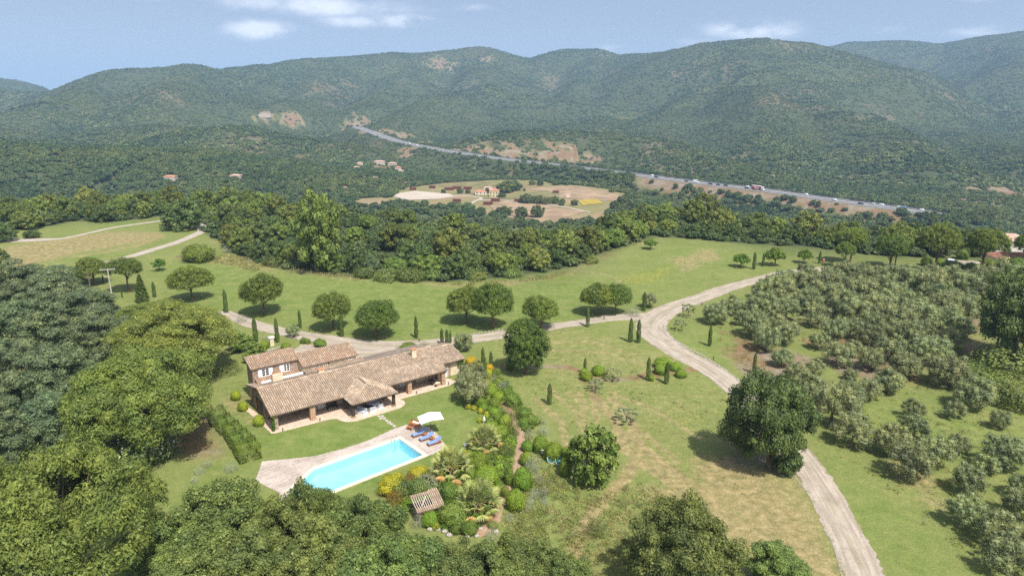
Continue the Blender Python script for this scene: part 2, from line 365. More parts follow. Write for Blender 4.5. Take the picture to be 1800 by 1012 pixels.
zone([[(1300, 500), (1600, 490), (1760, 520), (1740, 660), (1560, 680), (1400, 560)]], 6, zsoil, .35, 16)
zone([[(60, 790), (130, 740), (300, 700), (400, 740), (380, 800), (290, 800), (120, 830)]], 3, zsoil, .75, 5)
zone([[(395, 690), (440, 690), (440, 745), (400, 725)]], 2, zdry, .6, 4)
zone([[(840, 690), (880, 660), (905, 690), (935, 745), (925, 850), (890, 900), (840, 935), (760, 930), (690, 880), (700, 850), (780, 830), (800, 800), (855, 770), (850, 720)]], 1.0, zsoil, .33, 3)
zone([[(1260, 770), (1300, 720), (1420, 780), (1400, 830), (1300, 830)]], 2, zsoil, .6, 4)
zline([[(1075, 700), (1110, 740), (1125, 790), (1100, 840), (1050, 890), (1015, 950), (1000, 1012)], [(1055, 705), (1085, 745), (1095, 790)], [(1100, 790), (1180, 850), (1260, 910), (1340, 975), (1380, 1012)], [(1125, 785), (1210, 850), (1300, 920), (1390, 985)]], 1.3, zdry, .95, .8)
zline([[(1040, 690), (1050, 730), (1055, 790)], [(1020, 690), (1025, 740), (1030, 780)], [(960, 680), (1010, 720), (1030, 760)], [(940, 700), (985, 740), (1000, 790)], [(1075, 690), (1150, 720), (1230, 770)], [(1060, 720), (1130, 760), (1190, 810)], [(1000, 690), (1040, 720), (1070, 780), (1060, 830)], [(890, 612), (960, 600), (1040, 600), (1120, 625)], [(900, 628), (970, 615), (1060, 618), (1150, 645)]], .75, zdry, .72, .5)
zline([[(1000, 475), (1050, 480), (1085, 490), (1088, 500)]], 1.3, zdry, .5, .6)
zline([[(45, 440), (60, 428), (170, 413), (275, 410), (282, 416), (240, 432), (130, 452)]], 1.6, zdry, .9, .6)
zline([[(870, 645), (930, 643), (1000, 645), (1030, 658), (1060, 668), (1110, 665), (1180, 652), (1225, 648)]], 1.2, zsoil, .9, 1.4)
zline([[(1025, 664), (1040, 680), (1050, 700)]], 1.0, zsoil, .5, 1.2)
zone([[(960, 485), (1010, 482), (1000, 492), (960, 494)], [(1130, 490), (1150, 488), (1150, 496)], [(1190, 745), (1210, 735), (1215, 748)], [(1090, 490), (1180, 470), (1160, 500)]], 2, zyel, .34, 7)
rg = RR.ravel()
edge = rim(np.degrees(TH.ravel()))
MSIDE = float(np.sign(seg_dist(np.array([0.]), np.array([300.]), MWAY)[2][0]))   # the bank that faces the house
fdist = polysd(gx, gy, FARM); mdist, _, mside = seg_dist(gx, gy, MWAY)
zmaq = sstep(-30, 20, rg-edge)*sstep(0, 14, fdist+(fbm(gx/45, gy/45, 90, 4)-.5)*70)
zmaq = np.maximum(zmaq, 0)
SOILFAR = np.where((mdist > 13), 1-sstep(26, 40, mdist+(fbm(gx/18, gy/18, 3)-.5)*26), .6)*(rg > 350)
OPENST = sstep(9.5, 11, np.degrees(TH.ravel()))*(1-sstep(29, 31, np.degrees(TH.ravel())))
SOILFAR = SOILFAR*np.where(mside*MSIDE > 0, OPENST, .12)
# the tan cuttings above the motorway
CUTS = [(985, 272, 60, 22), (1010, 276, 40, 14), (850, 262, 40, 16), (660, 232, 40, 16), (1735, 356, 120, 30), (1790, 346, 130, 26), (1680, 366, 70, 14), (620, 219, 40, 12), (790, 258, 34, 14), (715, 268, 40, 10), (930, 270, 30, 12), (775, 116, 50, 16), (855, 104, 30, 10), (470, 204, 40, 10), (510, 208, 36, 8), (1360, 310, 24, 8), (672, 297, 46, 10), (690, 300, 40, 10), (640, 318, 34, 10), (655, 312, 40, 8), (715, 322, 36, 10), (735, 318, 30, 8), (1108, 352, 40, 10), (1085, 345, 34, 10), (1040, 326, 26, 8), (600, 330, 26, 8), (905, 268, 40, 12), (955, 274, 46, 12), (1040, 280, 40, 12), (700, 240, 50, 10), (745, 253, 44, 10), (640, 221, 46, 10), (830, 264, 50, 10), (900, 271, 50, 10), (680, 234, 40, 10), (1740, 290, 14, 10)]
cutw = np.zeros(gx.size); CUTP = [(P(u, v), a) for u, v, a, b in CUTS]; cnoise = (fbm(gx/14, gy/14, 13, 3)-.5)*2.0
for p, a in CUTP:
    m = MPP(p); d = np.hypot((gx-p[0])/(a*m*.55), (gy-p[1])/(a*m*.8))
    cutw = np.maximum(cutw, 1-sstep(.5, 1.0, d+cnoise))
fdist = fdist+(fbm(gx/45, gy/45, 90, 4)-.5)*70; zfarm = 1-sstep(-4, 6, fdist)
WOODP = np.vstack([[P(u, v)[:2] for u, v in [(405, 430), (430, 452), (460, 462), (520, 475), (600, 483), (700, 490), (780, 494), (880, 487), (960, 477), (1015, 465), (1050, 446), (1100, 431), (1150, 415), (1200, 417), (1300, 427), (1420, 434), (1480, 441), (1560, 450), (1640, 452), (1840, 450)]], [(420, 420), (0, 560), (-300, 480)]])
WOODL = np.vstack([[P(u, v)[:2] for u, v in [(-40, 402), (40, 402), (90, 396), (130, 388), (190, 390), (250, 384), (300, 377), (400, 376), (480, 380)]], [(-60, 420), (-420, 420)]])
zmaq = np.maximum(zmaq, np.maximum(1-sstep(-1, 3, polysd(gx, gy, WOODP)), 1-sstep(-1, 3, polysd(gx, gy, WOODL)))*(rg < 420)*(fdist > 6))
patch = sstep(.66, .74, fbm(gx/130, gy/130, 55, 4))*(rg > 700)
zsoil = np.maximum(zsoil, np.maximum(np.maximum(SOILFAR, cutw), patch*.45)); zmaq = zmaq*(1-np.maximum(SOILFAR, cutw))

idx = np.arange(nr*nt_).reshape(nr, nt_)
F = np.stack([idx[:-1, :-1], idx[:-1, 1:], idx[1:, 1:], idx[1:, :-1]], -1).reshape(-1, 4)[:, ::-1]
vd = np.full(gx.size, 99.0); nb = (rg > 60) & (rg < 100); vd[nb] = polysd(gx[nb], gy[nb], POOL)
F = F[(vd[F] > .22).all(1)]

def ground_mat():
    m, nt = newmat('ground'); s = NT(nt); p = s.pos()
    z1 = s.n('ShaderNodeSeparateColor'); s.l(s.attr('zone').outputs[0], z1.inputs[0])
    z2 = s.n('ShaderNodeSeparateColor'); s.l(s.attr('zone2').outputs[0], z2.inputs[0])
    nA = s.noise(.11, 5, .6, p, .3, .7); nB = s.noise(.9, 5, .65, p, .3, .7); nC = s.noise(4.2, 5, .75, p, .30, .70); nD = s.noise(.35, 4, .6, p, .35, .65)
    grass = s.mix(nA, (.142, .182, .048), (.200, .224, .074))
    grass = s.mix(s.math('MULTIPLY', nD, .36), grass, (.215, .205, .085))
    lush = s.mix(nD, (.122, .174, .040), (.184, .224, .066))
    dry = s.mix(nB, (.20, .165, .075), (.34, .275, .145))
    soil = s.mix(nB, (.15, .092, .052), (.25, .160, .098)); soil = s.mix(s.noise(.07, 5, .7, p, .48, .6), soil, (.25, .205, .165))
    def thr(x, k=.55):                 # break the zone edges up with noise
        q = s.math('ADD', x, s.math('MULTIPLY', s.math('SUBTRACT', nB, .5), k*.6)); q = s.math('ADD', q, s.math('MULTIPLY', s.math('SUBTRACT', nC, .5), .6))
        return s.math('MULTIPLY', s.rng(q, .12, .95), s.math('GREATER_THAN', x, .02))
    lush = s.mix(s.math('MULTIPLY', s.noise(.22, 6, .65, p, .5, .75), .55), lush, (.225, .20, .085))
    c = s.mix(z1.outputs[2], grass, lush)
    c = s.mix(thr(z1.outputs[0]), c, dry)
    c = s.mix(s.math('MULTIPLY', thr(z2.outputs[2], 1.), s.math('GREATER_THAN', nC, .55)), c, (.38, .30, .03))
    mq = s.mix(nA, (.045, .066, .030), (.085, .095, .046))
    mq = s.mix(s.noise(.03, 5, .6, p, .58, .72), mq, (.10, .078, .052))
    c = s.mix(z2.outputs[0], c, mq)
    farm = s.mix(s.noise(.018, 4, .6, p, .42, .58), (.30, .215, .135), (.21, .195, .085))
    c = s.mix(z2.outputs[1], c, farm)
    c = s.mix(thr(z1.outputs[1]), c, soil)
    # fine tufts and thin spots
    c = s.mix(1., c, s.mix(nC, (.68, .72, .68), (1.28, 1.24, 1.2)), 'MULTIPLY')
    c = s.mix(1., c, s.mix(nB, (.84, .87, .84), (1.13, 1.1, 1.08)), 'MULTIPLY')
    h = s.math('ADD', s.math('MULTIPLY', nC, .5), nB)
    s.out(c, .95, .1, h, .5, .12); return m
me = mesh_np('ground', np.stack([gx, gy, gz], 1), F, ground_mat(), True)
A = me.attributes.new('zone', 'FLOAT_COLOR', 'POINT'); A.data.foreach_set('color', np.stack([zdry, zsoil, zlush, np.ones(gx.size)], 1).ravel())
A = me.attributes.new('zone2', 'FLOAT_COLOR', 'POINT'); A.data.foreach_set('color', np.stack([zmaq, zfarm, zyel, np.ones(gx.size)], 1).ravel())
link('ground', me, kind='structure')

# ---------------------------------------------------------------- roads
def catmull(pts, n):
    pts = np.asarray(pts, float); p = np.vstack([2*pts[0]-pts[1], pts, 2*pts[-1]-pts[-2]]); out = []
    for i in range(1, len(p)-2):
        for t in np.linspace(0, 1, n, endpoint=False):
            out.append(.5*((2*p[i])+(p[i+1]-p[i-1])*t+(2*p[i-1]-5*p[i]+4*p[i+1]-p[i+2])*t*t+(3*p[i]-p[i-1]-3*p[i+1]+p[i+2])*t**3))
    out.append(p[-2]); return np.array(out)
def ribbon(name, line, wid, mat, lift=.035, nc=8, n=26, rag=.15, seed=0, zfun=None, kind='structure', parent=None, px=True):
    w = np.array([P(u, v)[:2] for u, v in line]) if px else np.array(line, float)
    wd = np.interp(np.linspace(0, 1, (len(w)-1)*n+1), np.linspace(0, 1, len(w)), wid if hasattr(wid, '__len__') else [wid]*len(w))
    c = catmull(w, n); t = np.gradient(c, axis=0); t /= np.linalg.norm(t, axis=1)[:, None]; nn = np.stack([t[:, 1], -t[:, 0]], 1)
    V = []; UV = []; L = np.concatenate([[0], np.cumsum(np.linalg.norm(np.diff(c, axis=0), axis=1))]); rs = np.random.RandomState(seed)
    jl = (vnoise(L*2.6, L*0+seed, 3)-.5)*2*rag+(vnoise(L*.15, L*0+seed, 4)-.5)*2*rag; jr = (vnoise(L*2.6, L*0+seed+9, 3)-.5)*2*rag+(vnoise(L*.15, L*0+seed+9, 4)-.5)*2*rag
    for k in range(nc+1):
        q = k/nc*2-1; off = q*wd/2+np.where(q < 0, -jl, jr)*abs(q)**3
        xy = c+nn*off[:, None]; z = (H(xy[:, 0], xy[:, 1]) if zfun is None else zfun(xy[:, 0], xy[:, 1]))+lift*(1-.6*abs(q)**6)
        V.append(np.column_stack([xy, z])); UV.append(np.column_stack([np.full(len(L), q), L]))
    V = np.stack(V, 1); UV = np.stack(UV, 1); m_, k_ = V.shape[:2]; ii = np.arange(m_*k_).reshape(m_, k_)
    Fq = np.stack([ii[:-1, :-1], ii[:-1, 1:], ii[1:, 1:], ii[1:, :-1]], -1).reshape(-1, 4)
    me = mesh_np(name, V.reshape(-1, 3), Fq, mat, True)
    a = me.attributes.new('across', 'FLOAT_VECTOR', 'POINT'); a.data.foreach_set('vector', np.column_stack([UV.reshape(-1, 2), np.zeros(m_*k_)]).ravel())
    return link(name, me, parent, kind=kind)
def gravel_mat(name, c1, c2, rut, grassy=.25):
    m, nt = newmat(name); s = NT(nt); p = s.pos(); at = s.n('ShaderNodeSeparateXYZ'); s.l(s.attr('across').outputs['Vector'], at.inputs[0])
    n1 = s.noise(.5, 5, .65, p, .3, .7); n2 = s.noise(7, 3, .7, p, .25, .75); n3 = s.noise(.13, 3, .6, p, .4, .6)
    c = s.mix(n1, c1, c2)
    st = s.n('ShaderNodeCombineXYZ'); s.l(s.math('MULTIPLY', at.outputs[0], 3.5), st.inputs[0]); s.l(s.math('MULTIPLY', at.outputs[1], .10), st.inputs[1])
    streak = s.noise(1.3, 4, .6, st.outputs[0], .42, .62)
    c = s.mix(s.math('MULTIPLY', streak, .7), c, rut); c = s.mix(s.math('MULTIPLY', s.noise(.28, 5, .7, p, .52, .68), .5), c, (.24, .20, .155))
    e = s.rng(s.math('ADD', s.math('ABSOLUTE', at.outputs[0]), s.math('MULTIPLY', s.math('SUBTRACT', n1, .5), .45)), .86, 1.04)
    c = s.mix(s.math('MULTIPLY', e, .75), c, (.19, .165, .085))
    mid = s.math('MULTIPLY', s.rng(s.math('ABSOLUTE', at.outputs[0]), .28, .05), s.math('MULTIPLY', n3, grassy))
    c = s.mix(mid, c, (.20, .19, .09))
    c = s.mix(1., c, s.mix(n2, (.8, .8, .8), (1.17, 1.16, 1.15)), 'MULTIPLY')
    s.out(c, .95, .1, n2, .4, .05); return m
GRAV = gravel_mat('pale_gravel', (.37, .315, .25), (.47, .41, .335), (.26, .215, .165), .5)
TRACK = gravel_mat('track_gravel', (.40, .345, .285), (.46, .41, .35), (.33, .28, .22), .1)
EARTH = gravel_mat('earth_path_mat', (.33, .215, .135), (.42, .30, .20), (.27, .18, .11), .05)
ribbon('driveway', [(385, 548), (420, 560), (450, 571), (500, 583), (560, 594), (620, 603), (690, 607), (760, 604), (820, 597), (880, 588), (950, 577), (1020, 567), (1080, 558), (1125, 557), (1160, 556)], [3.4, 3.4, 3.6, 3.8, 4.2, 4.6, 4.6, 4.4, 4.2, 4.4, 3.6, 3.4, 3.8, 5.0, 6.0], GRAV, .035, seed=1)
ribbon('driveway', [(1540, 475), (1480, 471), (1430, 474), (1380, 480), (1330, 492), (1280, 506), (1230, 524), (1185, 540), (1155, 556), (1143, 575), (1160, 596), (1195, 620), (1240, 645), (1280, 672), (1320, 710), (1370, 765), (1405, 800), (1440, 850), (1475, 915), (1510, 985), (1535, 1050)], [4, 4, 4, 4, 4, 4.2, 4.6, 5.4, 6.2, 6.2, 5.6, 5, 4.6, 4.4, 4.2, 4, 4, 4, 4, 3.9, 3.9], GRAV, .05, seed=2)
ribbon('driveway', [(1820, 482), (1760, 481), (1700, 481), (1640, 478), (1580, 477), (1530, 475)], [5, 5, 5, 5, 4.4, 4.2], GRAV, .03, seed=3)
ribbon('courtyard', [(520, 612), (560, 616), (610, 622), (660, 622), (700, 612)], [4.5, 7, 8.5, 7, 4.0], GRAV, .025, seed=4, rag=.4)
ribbon('parking_court', [(1660, 470), (1700, 463), (1730, 464)], [5, 6, 5], GRAV, .02, seed=14, rag=.4)
ribbon('farm_track', [(175, 465), (215, 455), (265, 440), (310, 426), (345, 412), (358, 403), (347, 394), (343, 386)], [3.4, 3.2, 3.2, 3.2, 3.2, 4, 3.2, 3], TRACK, .05, seed=5)
ribbon('farm_track', [(-20, 424), (20, 423), (60, 422), (110, 419), (150, 411), (195, 401), (240, 394), (285, 388)], [7, 6, 5, 2.4, 2.3, 2.2, 2.2, 2.2], TRACK, .06, seed=6)
ribbon('earth_path', [(868, 700), (890, 715), (905, 738), (915, 765), (914, 795), (906, 830), (892, 862), (879, 890), (870, 912), (852, 930), (835, 938)], [.7, .7, .8, .9, 1.0, .9, .8, .8, 1.0, 1.4, 1.2], EARTH, .04, seed=7, rag=.12)
# ---------------------------------------------------------------- building materials
def stone_mat(name, c1, c2, mortar, scale=3.2):
    m, nt = newmat(name); s = NT(nt); p = s.obj()
    w = s.n('ShaderNodeTexNoise'); w.inputs['Scale'].default_value = 2.5; s.l(p, w.inputs['Vector'])
    pv = s.n('ShaderNodeVectorMath', operation='MULTIPLY_ADD'); s.l(w.outputs[1], pv.inputs[0]); pv.inputs[1].default_value = (.12, .12, .12); s.l(p, pv.inputs[2])
    v = s.n('ShaderNodeTexVoronoi'); v.inputs['Scale'].default_value = scale; s.l(pv.outputs[0], v.inputs['Vector'])
    e = s.n('ShaderNodeTexVoronoi', feature='DISTANCE_TO_EDGE'); e.inputs['Scale'].default_value = scale; s.l(pv.outputs[0], e.inputs['Vector'])
    sc = s.n('ShaderNodeSeparateColor'); s.l(v.outputs['Color'], sc.inputs[0])
    c = s.mix(sc.outputs[0], c1, c2); c = s.mix(s.math('MULTIPLY', s.math('GREATER_THAN', sc.outputs[1], .75), .7), c, mortar)
    k = s.rng(e.outputs['Distance'], .02, .07); c = s.mix(k, mortar, c)
    c = s.mix(1., c, s.mix(s.noise(9, 3, .6, p), (.85, .85, .85), (1.12, 1.12, 1.12)), 'MULTIPLY')
    s.out(c, .9, .2, k, .6, .03); return m
STONE = stone_mat('rubble_stone', (.235, .145, .105), (.36, .245, .18), (.40, .33, .26))
STONE2 = stone_mat('warm_pillar_stone', (.38, .20, .11), (.46, .29, .18), (.46, .36, .26), 4)
ROCK = stone_mat('pale_garden_stone', (.36, .33, .29), (.5, .46, .4), (.28, .25, .2), 1.2)
PLASTER = plain('cream_plaster', (.62, .52, .37), .9, .1, .08, 1.2)
WHITE = plain('white_paint', (.80, .79, .76), .6, .3, .03)
DARKWOOD = plain('dark_beam_wood', (.06, .042, .03), .7, .3, .3, 5)
TEAK = plain('orange_teak', (.36, .125, .035), .6, .35, .25, 9)
GREYWOOD = plain('grey_shutter_wood', (.50, .45, .36), .8, .2, .1)
BLUE = plain('blue_cushion', (.20, .30, .52), .9, .1, .1)
GREYC = plain('grey_cushion', (.45, .47, .52), .9, .1, .08)
WHITEC = plain('white_canvas', (.82, .82, .80), .8, .1, .02)
TERRA = plain('terracotta', (.46, .22, .12), .8, .2, .2)
IRON = plain('dark_iron', (.03, .03, .032), .5, .5, .1)
STEEL = plain('stainless_steel', (.62, .63, .65), .25, .6, .05, metal=1)
CONC = plain('grey_concrete', (.42, .40, .37), .9, .2, .12)
BARK = plain('grey_brown_bark', (.15, .115, .085), .95, .1, .35, 4)
PBARK = plain('pine_bark', (.17, .105, .07), .95, .1, .4, 5)
OBARK = plain('olive_bark', (.20, .175, .14), .95, .1, .35, 5)
m, nt = newmat('window_glass'); s = NT(nt); s.out((.025, .03, .035), .08, .6); GLASS = m
def tile_mat(name, cols, lichen=.5):
    m, nt = newmat(name); s = NT(nt); g = s.n('ShaderNodeNewGeometry'); p = s.obj()
    rp = s.n('ShaderNodeValToRGB'); rp.color_ramp.interpolation = 'CONSTANT'
    while len(rp.color_ramp.elements) < len(cols): rp.color_ramp.elements.new(.5)
    for i, c in enumerate(cols): rp.color_ramp.elements[i].position = i/len(cols); rp.color_ramp.elements[i].color = (*c, 1)
    s.l(g.outputs['Random Per Island'], rp.inputs[0])
    n1 = s.noise(1.1, 5, .65, p, .35, .68); n2 = s.noise(14, 3, .7, p, .3, .7)
    c = s.mix(s.math('MULTIPLY', n1, lichen), rp.outputs[0], (.27, .235, .185))
    c = s.mix(s.math('MULTIPLY', s.noise(.45, 3, .6, p, .45, .65), .35), c, (.17, .135, .105))
    c = s.mix(1., c, s.mix(n2, (.78, .78, .78), (1.2, 1.2, 1.2)), 'MULTIPLY')
    s.out(c, .9, .15); return m
TILE = tile_mat('aged_canal_tile', [(.43, .315, .22), (.50, .38, .27), (.38, .275, .195), (.46, .335, .225), (.32, .245, .18), (.55, .44, .335), (.41, .28, .185), (.47, .365, .27)])
TILEP = tile_mat('warm_canal_tile', [(.44, .29, .19), (.49, .35, .245), (.40, .245, .155), (.48, .30, .18), (.35, .25, .18), (.54, .42, .31)], .35)
TILEG = tile_mat('grey_canal_tile', [(.27, .22, .18), (.33, .275, .225), (.23, .19, .16), (.36, .30, .24), (.30, .22, .165)], .5)
REDT = tile_mat('red_roof_tile', [(.46, .20, .12), (.50, .25, .16), (.40, .17, .10), (.52, .28, .18)], .2)
SLAB = plain('roof_underlay', (.20, .145, .10), .95, .1, .2, 4)
def paving_mat(name, c1, c2, sc=2.0):
    m, nt = newmat(name); s = NT(nt); p = s.obj(); b = s.n('ShaderNodeTexBrick'); b.inputs['Scale'].default_value = 1.0
    b.inputs['Brick Width'].default_value = .62; b.inputs['Row Height'].default_value = .42; b.inputs['Mortar Size'].default_value = .018; b.inputs['Color1'].default_value = (*c1, 1); b.inputs['Color2'].default_value = (*c2, 1)
    b.inputs['Mortar'].default_value = (c1[0]*.62, c1[1]*.6, c1[2]*.58, 1); s.l(p, b.inputs['Vector'])
    c = s.mix(1., b.outputs[0], s.mix(s.noise(1.3, 5, .65, p), (.84, .83, .81), (1.1, 1.1, 1.1)), 'MULTIPLY'); s.out(c, .85, .2); return m
PAVE = paving_mat('pale_terracotta_paving', (.56, .43, .325), (.63, .50, .39))

# ---------------------------------------------------------------- roof tiles
def tiled_roof(name, e0, e1, r1, r0, mat, parent, pitch=.29, step=.40, seed=0, slab=True, thick=.13, tri=False, lift=0.):
    """one roof pitch: eave corners e0,e1 and ridge corners r1,r0 (local); rows of canal tiles running down the slope"""
    e0, e1, r0, r1 = [np.array(q, float) for q in (e0, e1, r0, r1)]
    ux = (e1-e0)/np.linalg.norm(e1-e0); nrm_ = np.cross(ux, (r0+r1)/2-(e0+e1)/2); nrm_ /= np.linalg.norm(nrm_)
    if nrm_[2] < 0: nrm_ = -nrm_
    uy = np.cross(nrm_, ux)
    if uy[2] < 0: uy = -uy
    q2 = lambda p: np.array([(p-e0)@ux, (p-e0)@uy])
    poly = [q2(e0), q2(e1), q2(r1), q2(r0)] if not tri else [q2(e0), q2(e1), q2(r0)]
    body = MB(); P3 = [e0+q[0]*ux+q[1]*uy for q in poly]; n = len(P3)
    body.add([p for p in P3]+[p-np.array([0, 0, thick]) for p in P3], [tuple(range(n)), tuple(range(2*n-1, n-1, -1))]+[(i, n+i, n+(i+1) % n, (i+1) % n) for i in range(n)])
    so_ = body.build(name, SLAB, parent)
    rnd = random.Random(seed); V = []; Fc = []
    smin = min(p[0] for p in poly); smax = max(p[0] for p in poly); tmax = max(p[1] for p in poly)
    ns = max(1, int(round((smax-smin)/pitch))); nt2 = int(tmax/step)+1; pl = np.array(poly)
    S = smin+(np.arange(ns)+.5)*(smax-smin)/ns; Tt = (np.arange(nt2)+.5)*step
    SS, TT = np.meshgrid(S, Tt); ok = inpoly(SS.ravel(), TT.ravel(), pl)
    ang = [0, 50, 90, 130, 180]
    for sx, ty in zip(SS.ravel()[ok], TT.ravel()[ok]):
        sx += rnd.uniform(-.015, .015); a = rnd.uniform(-.04, .04); hb = rnd.uniform(0, .015)+lift; k = len(V)
        r_lo = pitch*.37; r_hi = pitch*.31
        for (tt, rr_, hh) in ((ty-step*.56-(rnd.uniform(0, .03)), r_lo, .035+hb), (ty+step*.5, r_hi, .008+hb)):
            for g in ang:
                V.append(e0+(sx+rr_*cos(R(g))+a*(tt-ty))*ux+tt*uy+(hh+rr_*.85*sin(R(g)))*nrm_)
        for i in range(4): Fc.append((k+i, k+i+1, k+5+i+1, k+5+i))
        Fc.append((k, k+4, k+3, k+2, k+1))
    t = link('tiles', mesh_np('tiles', V, Fc, mat), so_, kind='stuff'); return so_
def ridge_caps(p0, p1, mat, parent, rad=.14, step=.42, seed=0):
    p0, p1 = np.array(p0, float), np.array(p1, float); L = np.linalg.norm(p1-p0); d = (p1-p0)/L; n = max(1, int(L/step)); e = np.cross(d, (0, 0, 1)); e /= np.linalg.norm(e); w = np.cross(e, d)
    V = []; Fc = []; rnd = random.Random(seed)
    for i in range(n):
        k = len(V); z = rnd.uniform(0, .02)
        for t, r_ in ((i*L/n-.03, rad), ((i+1)*L/n, rad*.86)):
            for g in (-10, 45, 90, 135, 190): V.append(p0+d*t+e*r_*cos(R(g))+w*(r_*sin(R(g))+z+.03))
        for q in range(4): Fc.append((k+q, k+q+1, k+6+q, k+5+q))
        Fc.append((k, k+4, k+3, k+2, k+1))
    return link('ridge_tiles', mesh_np('ridge_tiles', V, Fc, mat), parent, kind='stuff')

# ---------------------------------------------------------------- the villa
villa = empty('villa', HO, AZH, 'long stone villa with canal-tile roofs and pillared porch beside the pool', 'villa')
def hbox(name, a0, a1, b0, b1, z0, z1, mat, parent=villa): return MB().box(a0, a1, b0, b1, z0, z1).build(name, mat, parent)
# porch back wall, side walls, rear volume
hbox('wall', 6.4, 27.0, 2.3, 2.65, 0, 3.35, PLASTER)
hbox('wall', .35, 6.4, 3.6, 3.95, 0, 3.7, PLASTER)
hbox('wall', 6.05, 6.4, 2.3, 3.6, 0, 3.3, STONE)
MB().add([(.0, 3.3, 0), (.0, 9.2, 0), (.0, 9.2, 3.28), (.0, 4.5, 4.28), (.0, 3.3, 3.9), (.35, 3.3, 0), (.35, 9.2, 0), (.35, 9.2, 3.28), (.35, 4.5, 4.28), (.35, 3.3, 3.9)],
         [(0, 1, 2, 3, 4), (9, 8, 7, 6, 5), (0, 5, 6, 1), (1, 6, 7, 2), (2, 7, 8, 3), (3, 8, 9, 4), (4, 9, 5, 0)]).build('wall', STONE, villa)
hbox('wall', .35, 27.0, 8.9, 9.2, 0, 3.3, PLASTER)
hbox('wall', 27.0, 30.9, 1.5, 1.85, 0, 2.85, PLASTER)
hbox('wall', 30.9, 31.2, 1.5, 8.0, 0, 3.2, STONE)
hbox('wall', 26.8, 27.0, 1.6, 2.3, 0, 3.1, STONE)
for a, w in ((9.6, .5), (19.4, .45), (22.4, .9), (25.6, .7)): hbox('stone_pier', a, a+w, 2.18, 2.3, 0, 3.2, STONE)
hbox('stone_pier', 28.75, 29.15, 1.38, 1.5, 0, 2.6, STONE)
# pillars of the porch
for a, b, w, m in ((.30, -.35, .62, STONE), (5.45, -.45, .72, STONE2), (20.6, -.6, .66, STONE2), (26.45, -.75, .66, STONE2)):
    hbox('pillar', a-w/2, a+w/2, b-w/2, b+w/2, 0, 2.42, m)
hbox('eave_beam', 0, 16.9, -.6, -.36, 2.36, 2.58, DARKWOOD); hbox('eave_beam', 17.2, 26.9, -.9, -.64, 2.30, 2.52, DARKWOOD)
# pavilion posts with stone feet
for a, b in ((10.35, -3.35), (16.65, -3.35), (10.35, -.45), (16.65, -.45)):
    po = hbox('pavilion_post', a-.19, a+.19, b-.19, b+.19, .3, 2.3, DARKWOOD); hbox('post_foot', a-.27, a+.27, b-.27, b+.27, 0, .32, STONE2, po)
hbox('eave_beam', 10.1, 16.9, -3.48, -3.24, 2.14, 2.34, DARKWOOD); hbox('eave_beam', 10.24, 10.46, -3.24, -.6, 2.14, 2.34, DARKWOOD); hbox('eave_beam', 16.54, 16.76, -3.24, -.6, 2.14, 2.34, DARKWOOD)
# roofs
tiled_roof('roof', (-.45, -1.1, 2.5), (17.0, -1.1, 2.5), (17.0, 4.5, 4.5), (-.45, 4.5, 4.5), TILE, villa, seed=1)
tiled_roof('roof', (17.0, -1.1, 2.5), (27.2, -1.1, 2.5), (27.2, 4.5, 4.5), (17.0, 4.5, 4.5), TILE, villa, seed=2)
tiled_roof('porch_roof', (16.9, -1.35, 2.53), (26.75, -1.35, 2.53), (26.75, 1.75, 3.62), (16.9, 1.75, 3.62), TILE, villa, seed=3)
tiled_roof('roof', (27.2, 9.4, 3.38), (16.4, 9.4, 3.38), (16.4, 4.5, 4.5), (27.2, 4.5, 4.5), TILEG, villa, seed=4); tiled_roof('roof', (16.4, 6.95, 3.94), (.5, 6.95, 3.94), (.5, 4.5, 4.5), (16.4, 4.5, 4.5), TILEG, villa, seed=14); tiled_roof('roof', (.5, 9.0, 3.42), (-.75, 9.6, 3.34), (-.45, 4.5, 4.5), (.5, 4.5, 4.5), TILE, villa, seed=15)
tiled_roof('end_roof', (27.2, .75, 2.76), (31.55, .75, 2.76), (31.3, 4.4, 4.22), (27.2, 4.4, 4.22), TILE, villa, seed=5)
tiled_roof('end_roof', (31.5, 8.0, 3.2), (27.2, 8.0, 3.2), (27.2, 4.4, 4.22), (31.3, 4.4, 4.22), TILE, villa, seed=6)
tiled_roof('raised_roof', (24.2, 2.2, 3.78), (27.3, 2.2, 3.78), (27.3, 4.45, 4.60), (24.2, 4.45, 4.60), TILE, villa, seed=16, thick=.1)
ridge_caps((-.45, 4.5, 4.5), (24.2, 4.5, 4.5), TILEP, villa, seed=1); ridge_caps((24.2, 4.46, 4.62), (27.3, 4.46, 4.62), TILEP, villa, seed=3); ridge_caps((27.2, 4.4, 4.22), (31.3, 4.4, 4.22), TILEP, villa, seed=2)
ap = (13.5, -1.25, 3.72)
tiled_roof('pavilion_roof', (9.95, -4.0, 2.38), (17.05, -4.0, 2.38), ap, ap, TILE, villa, seed=7, tri=True)
tiled_roof('pavilion_roof', (9.95, -.2, 2.38), (9.95, -4.0, 2.38), ap, (13.5, 1.9, 3.72), TILE, villa, seed=8)
tiled_roof('pavilion_roof', (17.05, -4.0, 2.38), (17.05, -.2, 2.38), (13.5, 1.9, 3.72), ap, TILE, villa, seed=9)
ridge_caps(ap, (13.5, 2.0, 3.72), TILE, villa, seed=4); ridge_caps((9.95, -4.0, 2.40), ap, TILE, villa, seed=5, rad=.12); ridge_caps((17.05, -4.0, 2.40), ap, TILE, villa, seed=6, rad=.12)
